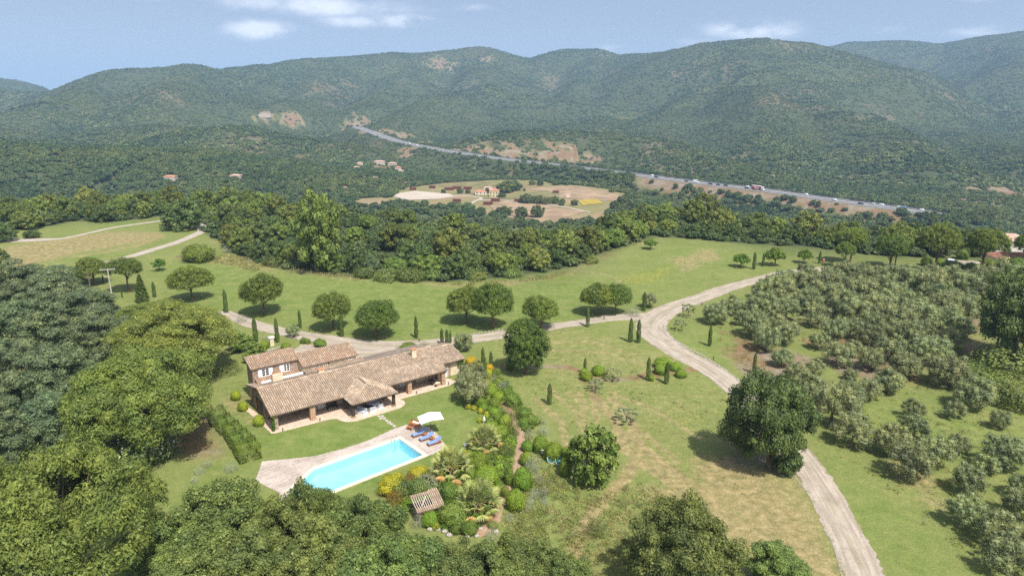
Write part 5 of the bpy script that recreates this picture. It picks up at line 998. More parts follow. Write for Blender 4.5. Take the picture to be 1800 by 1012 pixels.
# ---------------------------------------------------------------- garden island
GB = [('broom', 828, 640, 18, 13, 'orange-yellow broom at the roof corner'), ('broom', 860, 652, 14, 13, 'orange-yellow broom behind the front garden cypress'), ('golden_ball', 843, 657, 20, 20, 'golden green bush beside the front garden cypress'), ('golden_ball', 858, 663, 16, 16, 'golden bush right of the front garden cypress'), ('dark_ball', 873, 661, 15, 15, 'dark clipped bush at the back right of the garden bed'), ('olive', 828, 677, 48, 40, 'upper olive at the end of the terrace'), ('olive', 828, 708, 56, 52, 'lower olive shading the lawn edge'), ('silver_shrub', 868, 668, 14, 12, 'grey shrub at the top right of the garden'), ('silver_shrub', 884, 684, 22, 18, 'larger silvery shrub at the top right of the garden'), ('silver_shrub', 852, 682, 16, 10, 'small silvery shrub inside the bed'),
      ('box_ball', 862, 694, 21, 17, 'clipped ball at the top of the garden bed'), ('box_ball', 875, 704, 22, 18, 'clipped ball below the silvery shrub'), ('box_ball', 845, 714, 21, 16, 'clipped ball right of the lower olive'), ('box_ball', 850, 721, 16, 12, 'small clipped ball at the lawn edge'), ('box_ball', 869, 715, 20, 16, 'clipped ball in the middle of the upper bed'), ('box_ball', 868, 731, 20, 15, 'clipped ball beside the yellow edging'), ('dark_ball', 900, 712, 30, 22, 'big clipped mound at the upper side of the earth path'), ('dark_ball', 922, 735, 28, 20, 'clipped mound right of the earth path top'), ('dark_ball', 935, 745, 26, 18, 'second clipped mound right of the earth path top'), ('dark_ball', 921, 748, 20, 14, 'small clipped mound at the earth path'), ('box_ball', 875, 741, 18, 15, 'clipped ball above the upper palm'), ('box_ball', 888, 752, 24, 24, 'tall clipped ball above the upper palm'), ('box_ball', 865, 755, 22, 15, 'clipped ball beside the white statue'), ('box_ball', 878, 770, 30, 24, 'large clipped ball right of the upper palm'),
      ('golden_ball', 823, 718, 10, 9, 'left yellow tuft at the lawn edge under the olive'), ('golden_ball', 834, 720, 11, 8, 'right yellow tuft at the lawn edge under the olive'), ('golden_ball', 845, 726, 11, 10, 'yellow tuft before the small clipped ball'), ('golden_ball', 856, 731, 10, 8, 'yellow tuft above the statue'), ('golden_ball', 843, 742, 9, 9, 'yellow tuft left of the statue'), ('golden_ball', 849, 755, 15, 11, 'yellow cushion shrub below the statue'), ('golden_ball', 842, 760, 12, 9, 'yellow cushion shrub above the upper palm'), ('golden_ball', 834, 772, 12, 9, 'yellow cushion shrub left of the upper palm'),
      ('grassy_shrub', 898, 735, 26, 26, 'olive-brown tufted shrub in the upper bed'), ('grassy_shrub', 902, 765, 24, 34, 'tall tufted hedge left of the earth path'), ('grassy_shrub', 890, 800, 24, 20, 'tufted shrub in the middle bed'), ('golden_ball', 815, 803, 17, 14, 'yellow bush between the two upper palms'), ('box_ball', 840, 825, 38, 30, 'large clipped mound below the upper palm'), ('box_ball', 855, 847, 40, 28, 'large clipped mound in the middle of the garden'), ('dark_ball', 828, 842, 26, 20, 'dark mound right of the middle palm'), ('dark_ball', 790, 880, 38, 34, 'rounded dark bush right of the tiled hut'), ('dark_ball', 800, 918, 56, 34, 'wide dark bush below the tiled hut'), ('dark_ball', 824, 936, 27, 20, 'round bush at the bottom of the garden'), ('dark_ball', 803, 935, 20, 14, 'small bush at the bottom of the garden'), ('golden_ball', 690, 865, 47, 32, 'largest golden shrub near the pool edge'), ('golden_ball', 735, 838, 36, 18, 'golden shrub beyond the pool corner'), ('bronze_shrub', 722, 846, 18, 14, 'bronze-leaved shrub between the golden shrubs'), ('bronze_shrub', 694, 885, 30, 22, 'rusty shrub left of the tiled hut'), ('wild_shrub', 705, 870, 40, 26, 'green shrub behind the rusty one'), ('wild_shrub', 757, 845, 30, 18, 'green shrub left of the middle palm'), ('silver_shrub', 750, 858, 40, 24, 'white-grey shrub above the tiled hut'), ('wild_shrub', 735, 865, 34, 24, 'green shrub against the hut roof'),
      ('box_ball', 757, 922, 30, 22, 'bright shrub in front of the hut'), ('golden_ball', 765, 926, 20, 10, 'yellow shrub below the hut'), ('silver_shrub', 735, 925, 24, 20, 'grey tufted shrub left of the hut front'), ('box_ball', 905, 893, 34, 32, 'tall clipped ball right of the earth path at its lower end'), ('box_ball', 920, 857, 32, 28, 'clipped ball right of the earth path'), ('box_ball', 917, 838, 20, 16, 'smaller clipped ball right of the earth path'), ('box_ball', 925, 815, 22, 20, 'clipped ball right of the path beside silver shrubs'), ('box_ball', 927, 792, 20, 18, 'clipped ball at the start of the hedge'), ('dark_ball', 895, 850, 18, 30, 'narrow dark hedge left of the earth path'), ('dark_ball', 888, 872, 16, 18, 'lower end of the narrow hedge left of the path'),
      ('silver_shrub', 930, 770, 16, 18, 'silver shrub right of the path by the mounds'), ('silver_shrub', 956, 762, 20, 16, 'silver shrub on the grass above the hedge'), ('silver_shrub', 955, 745, 14, 14, 'small silver shrub on the grass edge'), ('silver_shrub', 936, 830, 28, 34, 'large silver shrub beside the clipped balls'), ('silver_shrub', 946, 848, 18, 16, 'silver shrub below the large one'), ('silver_shrub', 940, 875, 20, 18, 'silver shrub in the lower group, upper left'), ('silver_shrub', 957, 870, 18, 16, 'silver shrub in the lower group, upper right'), ('silver_shrub', 931, 888, 16, 16, 'silver shrub in the lower group, lower left'), ('silver_shrub', 957, 886, 15, 15, 'silver shrub in the lower group, lower right'), ('silver_shrub', 927, 897, 12, 10, 'tiny silver shrub below the lower group'), ('silver_shrub', 895, 915, 18, 14, 'grey shrub at the stony path end, right'), ('silver_shrub', 864, 945, 24, 16, 'grey shrub below the stony path end'), ('wild_shrub', 866, 926, 18, 10, 'dark low shrub on the stony path end')]
for k, u, v, w, h, l in GB: put(k, u, v, w*1.16, 'olive_tree' if k == 'olive' else ('clipped_ball' if 'ball' in k and 'golden' not in k else 'garden_shrub'), l, 'olive tree' if k == 'olive' else 'shrub', 'plants of the garden island', hpx=h)
for u, v, w, h, l in [(950, 792, 34, 26, 'hedge bush behind the white dinghy, upper part'), (973, 806, 36, 28, 'hedge bush behind the dinghies, middle part'), (994, 812, 26, 26, 'hedge bush right of the dinghies'), (993, 836, 24, 34, 'hedge end beside the fig tree')]: put('box_ball', u, v, w, 'hedge_bush', l, 'hedge', 'hedge by the fig tree', hpx=h)
for u, v, w, l, q in [(852, 790, 54, 'fan palm at the upper lawn edge', 0), (795, 838, 66, 'fan palm with dry orange fronds in the middle of the garden', 1), (842, 905, 76, 'biggest fan palm beside the lower earth path', 0)]:
    p = P(u, v); s = w*MPP(p)/2.2; e = empty('fan_palm', p, v*1.0, l, 'palm', 'fan palms in the garden', (s, s, s)); link('fronds', PALMS[q][0], e); link('dry_fronds', PALMS[q][1], e); link('trunk', PALMS[q][2], e)
# statue, lamp stone, dinghies, garden stones
WST = plain('white_stone', (.72, .70, .66), .8, .2, .06)
MB().lathe([(.22, 0), (.22, .12), (.12, .2), (.15, .5), (.2, .75), (.1, .9), (.12, 1.0), (.04, 1.12)], n=10).build('garden_statue', WST, None, True, loc=P(851, 744), label='small white stone figure among the yellow tufts at the lawn edge', cat='statue')
MB().lathe([(.2, 0), (.3, .12), (.26, .28), (.1, .36)], n=9).build('white_boulder', WST, None, True, loc=P(818, 783), label='small white stone on the lawn left of the upper palm', cat='stone')
def dinghy(u, v, rz, label, inside, tilt, L=2.1):
    p = P(u, v); e = empty('dinghy', p+np.array([0, 0, .42]), rz, label, 'boat'); e.rotation_euler = (tilt, 0, rz); V = []; Fc = []; n = 11; k = 9
    for i in range(n):
        t = i/(n-1)*2-1; w = .52*(1-abs(t)**2.6)**.5*(1 if t > -.8 else .9)+.03; dz = .38*(1-abs(t)**3)
        for j in range(k): a = pi*j/(k-1); V.append((t*L/2, -w*cos(a), -dz*sin(a)**.8))
    for i in range(n-1):
        for j in range(k-1): Fc.append((i*k+j, i*k+j+1, (i+1)*k+j+1, (i+1)*k+j))
    link('hull', mesh_np('hull', V, Fc, WHITE, True), e)
    Vi = [(x*.93, y*.9, z*.88+.012) for x, y, z in V]; link('inside', mesh_np('inside', Vi, Fc, inside, True), e); MB().box(-.15, .15, -.45, .45, -.16, -.12).build('seat', WHITE, e)
TURQ = plain('turquoise_paint', (.12, .45, .42), .5, .4, .12)
dinghy(960, 803, R(-40), 'white dinghy lying on its side against the hedge', WHITE, R(115), 2.1)
def tub(u, v, tx, tz, label):
    p = P(u, v); e = empty('round_tub', p+np.array([0, 0, .5]), 0, label, 'tub'); e.rotation_euler = (R(tx), 0, R(tz)); MB().lathe([(.36, -.3), (.5, -.05), (.56, 0), (.52, .02), (.46, -.16)], n=18).build('shell', WHITE, e, True); MB().lathe([(.5, -.01), (.44, -.11), (.2, -.14), (.02, -.145)], n=18).build('inside', TURQ, e, True)
tub(969, 812, 62, 12, 'round turquoise tub leaning in front of the white dinghy'); tub(983, 815, 66, -25, 'smaller turquoise tub leaning beside the hedge end')
for i, (u, v) in enumerate([(770, 930), (782, 934), (790, 940), (822, 944), (838, 943), (872, 935), (756, 930), (845, 930)]):
    rn = random.Random(i); MB().lathe([(.2*rn.uniform(.8, 1.3), -.05), (.3*rn.uniform(.8, 1.4), .08), (.22, .22), (.05, .27)], n=7).build('border_stone', ROCK, None, True, loc=P(u, v), label='rounded pale stone edging the bottom of the garden island', cat='stone', group='edging stones of the garden')
# small tiled hut with an open slatted patch in its roof
hp = P(752, 905); hut = empty('garden_hut', hp, R(27), 'small stone hut with tiled roof and an open slatted patch', 'hut', scale=(.92, .92, .95))
MB().box(-1.45, 1.45, -1.1, 1.1, 0, 1.5).build('wall', STONE, hut); MB().box(.1, .9, -1.16, -1.1, 0, 1.3).build('door', DARKWOOD, hut)
tiled_roof('roof', (.55, -1.35, 1.55), (1.75, -1.35, 1.55), (1.75, 1.3, 2.35), (.55, 1.3, 2.35), TILE, hut, .26, .36, 31); tiled_roof('roof', (-1.75, -1.35, 1.55), (.55, -1.35, 1.55), (.55, -.75, 1.73), (-1.75, -.75, 1.73), TILE, hut, .26, .36, 32); tiled_roof('roof', (-1.75, .85, 2.21), (.55, .85, 2.21), (.55, 1.3, 2.35), (-1.75, 1.3, 2.35), TILE, hut, .26, .36, 33)
for i in range(9): x = -1.68+i*.265; MB().add([(x, -.75, 1.76), (x+.07, -.75, 1.76), (x+.07, .85, 2.24), (x, .85, 2.24), (x, -.75, 1.68), (x+.07, -.75, 1.68), (x+.07, .85, 2.16), (x, .85, 2.16)], [(0, 1, 2, 3), (7, 6, 5, 4), (0, 4, 5, 1), (1, 5, 6, 2), (2, 6, 7, 3), (3, 7, 4, 0)]).build('slat', GREYWOOD, hut)
MB().add([(-1.0, -.7, 1.84), (-.9, -.7, 1.84), (.1, .6, 2.24), (0, .6, 2.24)], [(0, 1, 2, 3)]).build('loose_batten', GREYWOOD, hut); MB().box(-1.7, .5, -.75, .85, 1.5, 1.56).build('dark_sheet', DARKWOOD, hut)  # thin dark sheet right below the open slats
# ---------------------------------------------------------------- olive grove
z7 = lambda x, y: (1150+x/2.769, 400+y/2.769)
z8 = lambda x, y: (1050+x/2.4, 640+y/2.4)
OL = [(*z7(x, y), w/2.769) for x, y, w in [(295, 465, 100), (375, 425, 90), (430, 475, 80), (490, 535, 130), (550, 600, 120), (580, 495, 80), (640, 565, 110), (515, 440, 130), (640, 450, 110), (800, 590, 80), (885, 675, 120), (960, 625, 80), (1050, 690, 110), (1145, 650, 120), (800, 480, 110), (870, 550, 120), (950, 540, 100), (920, 450, 130), (850, 380, 120), (740, 420, 120), (700, 310, 100), (600, 345, 120), (520, 350, 90), (1040, 580, 110), (1180, 500, 130), (1230, 600, 140), (1320, 670, 150), (1220, 735, 130), (1420, 770, 150), (1140, 805, 110), (1430, 600, 120), (620, 675, 90), (680, 750, 90), (780, 715, 70), (950, 745, 60), (1070, 470, 140), (1000, 370, 120), (1110, 380, 130), (1200, 300, 120), (1240, 440, 130), (1320, 500, 130), (1400, 450, 130), (1480, 455, 130), (1400, 390, 120), (1340, 330, 120), (1450, 330, 130), (1530, 345, 130), (1540, 435, 110), (940, 258, 90), (1040, 305, 100), (840, 320, 110), (750, 285, 90), (1600, 310, 120), (1680, 290, 120), (1760, 300, 130), (1640, 380, 140), (1150, 285, 90), (1090, 430, 120), (1300, 560, 120), (1160, 560, 110), (1000, 470, 110), (760, 345, 100), (925, 330, 100), (1270, 300, 100), (1400, 290, 100), (660, 380, 90)]]
OLF = [(*z8(x, y), w/2.4) for x, y, w in [(890, 165, 125), (985, 255, 180), (1060, 195, 130), (1150, 150, 90), (1225, 125, 100), (1070, 350, 135), (1230, 380, 135), (1335, 315, 100), (1330, 230, 80), (1510, 230, 80), (1575, 185, 140), (1695, 270, 80), (1310, 480, 150), (1410, 440, 150), (1520, 375, 80), (1550, 545, 120), (1540, 680, 130), (1640, 465, 90), (1720, 440, 150), (1770, 650, 120), (1680, 770, 150), (1730, 890, 160), (1790, 560, 110), (1790, 800, 110)]]
OLB = {0: 'foremost olive at the left tip of the grove near the drive', 1: 'olive just behind the foremost one at the left tip of the grove', 2: 'small olive right of the foremost two in the grove', 3: 'broad pale olive above the bare soil at the grove front', 4: 'pale olive standing on the bare soil edge above the lower cypress', 5: 'greyish thin olive behind the broad pale one', 6: 'olive right of the pale one on the soil edge', 9: 'small round olive alone in the clearing of the grove', 10: 'wide olive at the front centre of the grove beyond the clearing', 11: 'narrow olive right behind the wide front-centre one', 12: 'olive on bare soil right of the wide front-centre one', 31: 'low olive on brown soil right of the lower cypress', 32: 'bright young olive just above the big oak', 33: 'small thin olive right of the bright young one', 34: 'smallest olive shrub in front of the grove', 28: 'largest olive at the lower right end of the grove', 48: 'tall olive at the top of the grove against the drive', 51: 'olive nearest the drive bend at the top of the grove'}
OL = [(u+0, v, w*1.12) for u, v, w in OL]; r0_ = np.random.RandomState(33); gp = pz([(1400, 490), (1500, 480), (1640, 488), (1770, 492), (1770, 530), (1700, 545), (1690, 600), (1640, 640), (1560, 600), (1450, 560), (1350, 540), (1330, 515)]); have = [P(u, v)[:2] for u, v, w in OL]
for _ in range(600):                       # fill the crowded part of the grove
    u_, v_ = r0_.uniform(1330, 1770), r0_.uniform(482, 640); q = P(u_, v_)[:2]
    if bool(inpoly(np.array([q[0]]), np.array([q[1]]), gp)[0]) and min(math.hypot(q[0]-a[0], q[1]-a[1]) for a in have) > 4.1: have.append(q); OL.append((u_, v_, (3.6+r0_.uniform(0, 1.4))/MPP((q[0], q[1], 0))))
for i, (u, v, w) in enumerate(OL): put('olive', u, v, w*1.1, 'olive_tree', OLB.get(i, 'grey-green olive in the crowded upper part of the grove' if v < 520 else ('grey-green olive in the crowded middle of the grove' if v < 590 else 'grey-green olive in the looser lower part of the grove')), 'olive tree', 'olive trees of the grove', hpx=w*.88)
OLL = ['pale silver olive touching the right side of the big oak', 'broadest olive beside the drive below the pale silver one', 'olive right of the pale silver one', 'olive behind the pair beside the big oak', 'olive on the grass edge at the front of the dense grove', 'olive over the drive edge just below the broadest one', 'olive beside the drive on the mown strip, upper', 'small olive above the pair on the mown slope', 'smallest olive alone on bright grass', 'small olive alone on bright grass, further right', 'wide olive right of the small lone olives, at the scrub edge', 'small lone olive near the right edge', 'left olive of the touching pair on the lower slope', 'right olive of the touching pair on the lower slope', 'small olive right of the touching pair', 'upper olive of two standing in line on the lower slope', 'lower olive of two standing in line on the lower slope', 'small dark olive on shaded ground near the right edge', 'wide dark olive at the right edge', 'olive at the right edge above the bottom corner', 'olive in the bottom right group, upper', 'largest olive in the bottom right corner', 'olive cut by the right edge, upper', 'olive cut by the right edge, lower']
for (u, v, w), l in zip(OLF, OLL): put('olive', u, v, w*1.14, 'olive_tree', l, 'olive tree', 'olive trees below the grove', hpx=w*.94)
for u, v, w, h, l in [(1770, 652, 110, 44, 'scrub around the foot of the dark holm oak at the right edge'), (1735, 690, 90, 40, 'brushy scrub below the dark oak at the right edge'), (1780, 715, 80, 44, 'scrub bush cut by the right edge'), (1705, 665, 60, 30, 'upper scrub bush beside the olive grove')]: put('wild_shrub', u, v, w, 'wild_shrub', l, 'shrub', 'scrub at the right edge', hpx=h)

# ---------------------------------------------------------------- the wood behind the meadow
rs = np.random.RandomState(77)
EDGE = [(405, 430), (430, 452), (460, 462), (520, 475), (600, 483), (700, 490), (780, 494), (880, 487), (960, 477), (1015, 465), (1050, 446), (1100, 431), (1150, 415), (1200, 417), (1300, 427), (1420, 434), (1480, 441), (1560, 452), (1640, 455), (1720, 455), (1840, 452)]
EDGEL = [(-40, 405), (40, 405), (90, 398), (130, 390), (190, 392), (250, 386), (300, 380), (345, 384), (400, 378), (450, 385), (480, 382)]
eg = np.array([P(u, v)[:2] for u, v in EDGE]); egl = np.array([P(u, v)[:2] for u, v in EDGEL])
spots = []
def try_spot(x, y, sp):
    for q in spots:
        if (q[0]-x)**2+(q[1]-y)**2 < (sp*(q[2]+1)/2)**2: return False
    return True
def wood_pts(line, depth, count, sp, first):
    seg = np.concatenate([[0], np.cumsum(np.linalg.norm(np.diff(line, axis=0), axis=1))]); k = 0; tries = 0
    while k < count and tries < count*60:
        tries += 1; t = rs.uniform(0, seg[-1]); x = np.interp(t, seg, line[:, 0]); y = np.interp(t, seg, line[:, 1]); d = depth*(rs.uniform(0, 1)**1.15) if tries > first else rs.uniform(0, 5)
        r = math.hypot(x, y); x += x/r*(d+2.5); y += y/r*(d+2.5); s = rs.uniform(.75, 1.3)
        if try_spot(x, y, sp): spots.append((x, y, s, d)); k += 1
wood_pts(eg, 85, 235, 5.4, 1500); wood_pts(egl, 60, 75, 5.8, 400)
WN = {'wood_oak': 'leafy green oak', 'dark_oak': 'dark evergreen oak', 'olive_green_tree': 'yellowish-green tree'}
LMK = [(60, 'behind the upper tan field'), (190, 'behind the far left lawn'), (310, 'behind the round oak at the upper track'), (430, 'near the left corner of the meadow'), (520, 'left of the tallest yellowish tree'), (620, 'right of the tallest yellowish tree'), (720, 'above the wide umbrella pine'), (830, 'above the touching pair of meadow pines'), (930, 'above the pine beside the drive'), (1010, 'where the wood bulges into the meadow'), (1090, 'above the pines at the junction'), (1160, 'behind the lone fruit tree'), (1250, 'behind the worn patch of the far meadow'), (1350, 'behind the cypress pair of the far lawn'), (1450, 'behind the drive bend'), (1560, 'behind the first roadside pines'), (1650, 'behind the parked car'), (1760, 'behind the red-roofed house')]
for (x, y, s, d) in spots:
    k = rs.choice(['wood_oak', 'wood_oak', 'wood_oak', 'dark_oak', 'dark_oak', 'olive_green_tree']); hh = 3.7*s*(1. if d > 6 else .8); z = float(H(x, y)); uu = 900+FPX*x/((np.array([x, y, z-HC]))@FW); lm = min(LMK, key=lambda q: abs(q[0]-uu))[1]
    plant(k, (x, y, z), hh, 'wood_tree', WN[k]+(' at the wood edge ' if d < 6 else (' inside the wood ' if d < 40 else ' deep in the wood '))+lm, 'tree', 'trees of the wood '+lm, sz=hh*rs.uniform(.78, 1.12))
for u, v, w, h, l in [(556, 478, 80, 128, 'tallest yellowish tree rising above the wood edge left of the meadow'), (575, 465, 70, 100, 'yellowish tall tree just behind the tallest one')]: put('olive_green_tree', u, v, w, 'wood_tree', l, 'tree', hpx=h)
for u, v, w, h, l in [(652, 482, 26, 38, 'small bluish conifer at the wood edge')]: put('mimosa', u, v, w, 'bluish_tree', l, 'tree', hpx=h)
for i, (u, v, w, h) in enumerate([(720, 492, 60, 22), (680, 492, 50, 20), (640, 487, 40, 18), (760, 490, 40, 18), (480, 466, 40, 16), (1040, 462, 30, 14), (900, 486, 40, 14), (840, 491, 36, 14)]): put('wild_shrub', u, v, w, 'bramble_bush', 'low bramble bush along the meadow edge of the wood', 'shrub', 'brambles at the wood edge', hpx=h)
for u, v, w, h, l in [(50, 402, 46, 26, 'bright yellow-green tree at the far left of the upper field'), (30, 395, 60, 34, 'second yellow-green tree at the far left'), (8, 425, 36, 30, 'round dark bush at the left edge by the pale track'), (-2, 465, 44, 30, 'grey bush at the left edge below the track'), (55, 418, 26, 12, 'low hedge beside the pale track')]: put('olive_green_tree' if 'yellow' in l else 'dark_oak', u, v, w, 'field_tree', l, 'tree', hpx=h)

# ---------------------------------------------------------------- scattered masses (one object each)
def gn_scatter(name, pts, scl, rotz, protos, kind='stuff'):
    me = bpy.data.meshes.new(name); me.from_pydata(np.asarray(pts).tolist(), [], [])
    a = me.attributes.new('scl', 'FLOAT_VECTOR', 'POINT'); sc3 = scl if scl.ndim == 2 else np.stack([scl]*3, 1); a.data.foreach_set('vector', sc3.astype(np.float32).ravel())
    a = me.attributes.new('rz', 'FLOAT_VECTOR', 'POINT'); a.data.foreach_set('vector', (rotz if rotz.ndim == 2 else np.stack([np.zeros(len(rotz)), np.zeros(len(rotz)), rotz], 1)).astype(np.float32).ravel())
    o = link(name, me, kind=kind)
    col = bpy.data.collections.new(name+'_sources')
    for i, pm in enumerate(protos): col.objects.link(bpy.data.objects.new(name+'_source', pm))
    g = bpy.data.node_groups.new(name, 'GeometryNodeTree'); g.interface.new_socket('Geometry', in_out='INPUT', socket_type='NodeSocketGeometry'); g.interface.new_socket('Geometry', in_out='OUTPUT', socket_type='NodeSocketGeometry')
    N = g.nodes; gi = N.new('NodeGroupInput'); go = N.new('NodeGroupOutput'); ip = N.new('GeometryNodeInstanceOnPoints'); ci = N.new('GeometryNodeCollectionInfo'); ci.inputs[0].default_value = col; ci.inputs['Separate Children'].default_value = True; ci.inputs['Reset Children'].default_value = True
    s1 = N.new('GeometryNodeInputNamedAttribute'); s1.data_type = 'FLOAT_VECTOR'; s1.inputs[0].default_value = 'scl'; r1 = N.new('GeometryNodeInputNamedAttribute'); r1.data_type = 'FLOAT_VECTOR'; r1.inputs[0].default_value = 'rz'
    ri = N.new('FunctionNodeRandomValue'); ri.data_type = 'INT'; ri.inputs['Min'].default_value = 0 if 'Min' in ri.inputs else 0
    for q in ri.inputs:
        if q.type == 'INT' and q.name == 'Min': q.default_value = 0
        if q.type == 'INT' and q.name == 'Max': q.default_value = len(protos)-1
    lk = g.links; lk.new(gi.outputs[0], ip.inputs['Points']); lk.new(ci.outputs[0], ip.inputs['Instance']); ip.inputs['Pick Instance'].default_value = True
    lk.new([q for q in ri.outputs if q.type == 'INT'][0], ip.inputs['Instance Index'])
    eu = N.new('FunctionNodeEulerToRotation'); lk.new([q for q in r1.outputs if q.type == 'VECTOR'][0], eu.inputs[0]); lk.new(eu.outputs[0], ip.inputs['Rotation']); lk.new([q for q in s1.outputs if q.type == 'VECTOR'][0], ip.inputs['Scale']); lk.new(ip.outputs[0], go.inputs[0])
    md = o.modifiers.new('scatter', 'NODES'); md.node_group = g; return o
def blob_mesh(seed, n, per, leaf, mat, rz=.7):
    rs_ = np.random.RandomState(seed); sp = shell_points(n, rs_, -.1, 1.); c = sp*np.array([.62, .62, rz*.62])+rs_.normal(size=(n, 3))*.08; c[:, 2] += .42
    return puffs_to_mesh('maquis', [(a, np.array([b, b, b*.8])) for a, b in zip(c, rs_.uniform(.3, .48, n))], per, leaf, .8, mat, seed, .45, (.8, 1.05), .3, -.5, False)
midp = [blob_mesh(200+i, 12, 34, .26, [MAQ1, MAQ1, MAQ1, MAQ2][i]) for i in range(4)]; farp = [blob_mesh(220+i, 6, 16, .42, [MAQ1, MAQ1, MAQ1, MAQ1, MAQ2, MAQ2][i]) for i in range(6)]
def lean(x, y, rs_):                        # crowns tipped with the slope to put hillside shading into their shape
    e = 22.0; z0 = H(x, y); nx = -(H(x+e, y)-z0)/e; ny = -(H(x, y+e)-z0)/e; t = np.arctan(np.hypot(nx, ny)*1.5); return np.stack([rs_.uniform(-.08, .08, len(x)), t, np.arctan2(ny, nx)], 1)
def scatter_annulus(r0, r1, dens, azm, seed):
    rs_ = np.random.RandomState(seed); n = int(dens*.5*(r1*r1-r0*r0)*2*R(azm)); r = np.sqrt(rs_.uniform(r0*r0, r1*r1, n)); t = rs_.uniform(-R(azm), R(azm), n); return r*np.sin(t), r*np.cos(t), rs_
def veg_mask(x, y, rs_, mfar):
    r = np.hypot(x, y); az = np.degrees(np.arctan2(x, y)); ed = rim(az)
    k = polysd(x, y, FARM)+(fbm(x/45, y/45, 90, 4)-.5)*70 > 4; d, zr, sd_ = seg_dist(x, y, MWAY); op = (sd_*MSIDE > 0) & (az > 10) & (az < 29.2); scr = (sd_*MSIDE > 0) & ~op; k &= d > np.where(op, 31, np.where(scr, 13+26*(vnoise(x/75, y/75, 8) > .62)*(az < 20), 15))+(vnoise(x/20, y/20, 2)-.5)*np.where(op, 14, 3); k |= op & (d > 17) & (d < 40) & (rs_.uniform(0, 1, len(x)) < .07); k &= (r > ed+52)
    cn = (fbm(x/14, y/14, 13, 3)-.5)*2.0; rnd_ = rs_.uniform(0, 1, len(x)) < .22
    for p, a in CUTP:
        m = MPP(p); dd = np.hypot((x-p[0])/(a*m*.55), (y-p[1])/(a*m*.8)); k &= (dd+cn > .75) | rnd_
    k &= rs_.uniform(0, 1, len(x)) < .30+1.3*fbm(x/70, y/70, 66, 3)
    return k
x, y, r_ = scatter_annulus(250, 900, 1/17., 41, 1); k = veg_mask(x, y, r_, 0); x, y = x[k], y[k]; sc = r_.uniform(2.0, 4.6, len(x))*np.where(np.hypot(x, y) < 480, 1.1, .95)
MIDN = len(x); gn_scatter('valley_wood', np.stack([x, y, H(x, y)-.2], 1), sc, r_.uniform(0, 6.28, len(x)), midp)
x, y, r_ = scatter_annulus(900, 1900, 1/36., 40.5, 2); k = veg_mask(x, y, r_, 1); x, y = x[k], y[k]; sc = r_.uniform(1.6, 4.4, len(x))*(.75+1.3*np.abs(fbm(x/420+3, y/420, 21, 5)-.5)*2)
gn_scatter('hill_maquis', np.stack([x, y, H(x, y)-.3], 1), np.stack([sc, sc, sc*.75], 1), lean(x, y, r_), farp)
x, y, r_ = scatter_annulus(1900, 3900, 1/75., 40, 3); k = veg_mask(x, y, r_, 1); x, y = x[k], y[k]; sc = r_.uniform(2.2, 5.4, len(x))*(.75+1.3*np.abs(fbm(x/420+3, y/420, 21, 5)-.5)*2)
gn_scatter('distant_hill_maquis', np.stack([x, y, H(x, y)-.3], 1), np.stack([sc*1.1, sc*1.1, sc*.7], 1), lean(x, y, r_), farp)
x, y, r_ = scatter_annulus(150, 330, 1/7., 41, 5); k = (inpoly(x, y, WOODP) | inpoly(x, y, WOODL)) & (r_.uniform(0, 1, len(x)) < .9); x, y = x[k], y[k]
gn_scatter('undergrowth', np.stack([x, y, H(x, y)-.2], 1), r_.uniform(.9, 2.3, len(x)), r_.uniform(0, 6.28, len(x)), midp)
# tall grass and weeds on the unmown ground
def tuft(seed, mat, n=14):
    rs_ = np.random.RandomState(seed); C = np.stack([rs_.normal(size=n)*.35, rs_.normal(size=n)*.35, rs_.uniform(.12, .4, n)], 1); N = rs_.normal(size=(n, 3)); N[:, 2] = np.abs(N[:, 2])*.7+.2
    V, Fq = quads(C, N, rs_.uniform(.35, .75, n), .22, rs_); return mesh_np('tuft', V, Fq, mat)
def rough(name, polys, dens, seed, mats, s0, s1):
    rs_ = np.random.RandomState(seed); X = []; 
    for poly in polys:
        w = np.array(pz(poly)); lo, hi = w.min(0), w.max(0); n = int((hi-lo).prod()*dens); x = rs_.uniform(lo[0], hi[0], n); y = rs_.uniform(lo[1], hi[1], n); k = inpoly(x, y, w) & (rs_.uniform(0, 1, n) < 1.8*fbm(x/6, y/6, seed, 3)-.25); X.append(np.stack([x[k], y[k]], 1))
    X = np.concatenate(X); gn_scatter(name, np.column_stack([X, H(X[:, 0], X[:, 1])]), rs_.uniform(s0, s1, len(X)), rs_.uniform(0, 6.28, len(X)), [tuft(seed+i, m) for i, m in enumerate(mats)])
rough('tall_grass', [[(985, 905), (1040, 880), (1120, 850), (1200, 880), (1290, 960), (1300, 1012), (980, 1012)], [(930, 800), (960, 800), (1000, 850), (1060, 870), (1020, 920), (930, 960), (900, 930)], [(880, 900), (930, 890), (960, 930), (900, 960)]], 6.0, 301, [WEED, WEED, WEED, WEEDY], .28, .75)
rough('dry_grass', [[(700, 494), (830, 504), (970, 490), (1030, 464), (1080, 442), (1150, 420), (1060, 450), (1000, 478), (900, 494), (800, 498)], [(500, 478), (640, 494), (640, 486), (520, 470)], [(300, 452), (420, 448), (480, 470), (440, 478), (400, 465)]], 1.6, 302, [WEEDY, WEED], .6, 1.2)
rough('weeds', [[(1420, 760), (1560, 700), (1800, 700), (1800, 1012), (1720, 1012), (1560, 860)], [(1230, 560), (1300, 520), (1760, 510), (1740, 680), (1450, 720), (1300, 640)]], .55, 303, [WEED, WEED, WEEDY], .35, .8)
rough('clover', [[(1130, 830), (1240, 800), (1330, 850), (1440, 990), (1330, 1000), (1200, 900)], [(900, 600), (1200, 640), (1290, 700), (1250, 790), (1050, 800), (920, 690)]], .5, 304, [WEED, WEEDY], .25, .5)

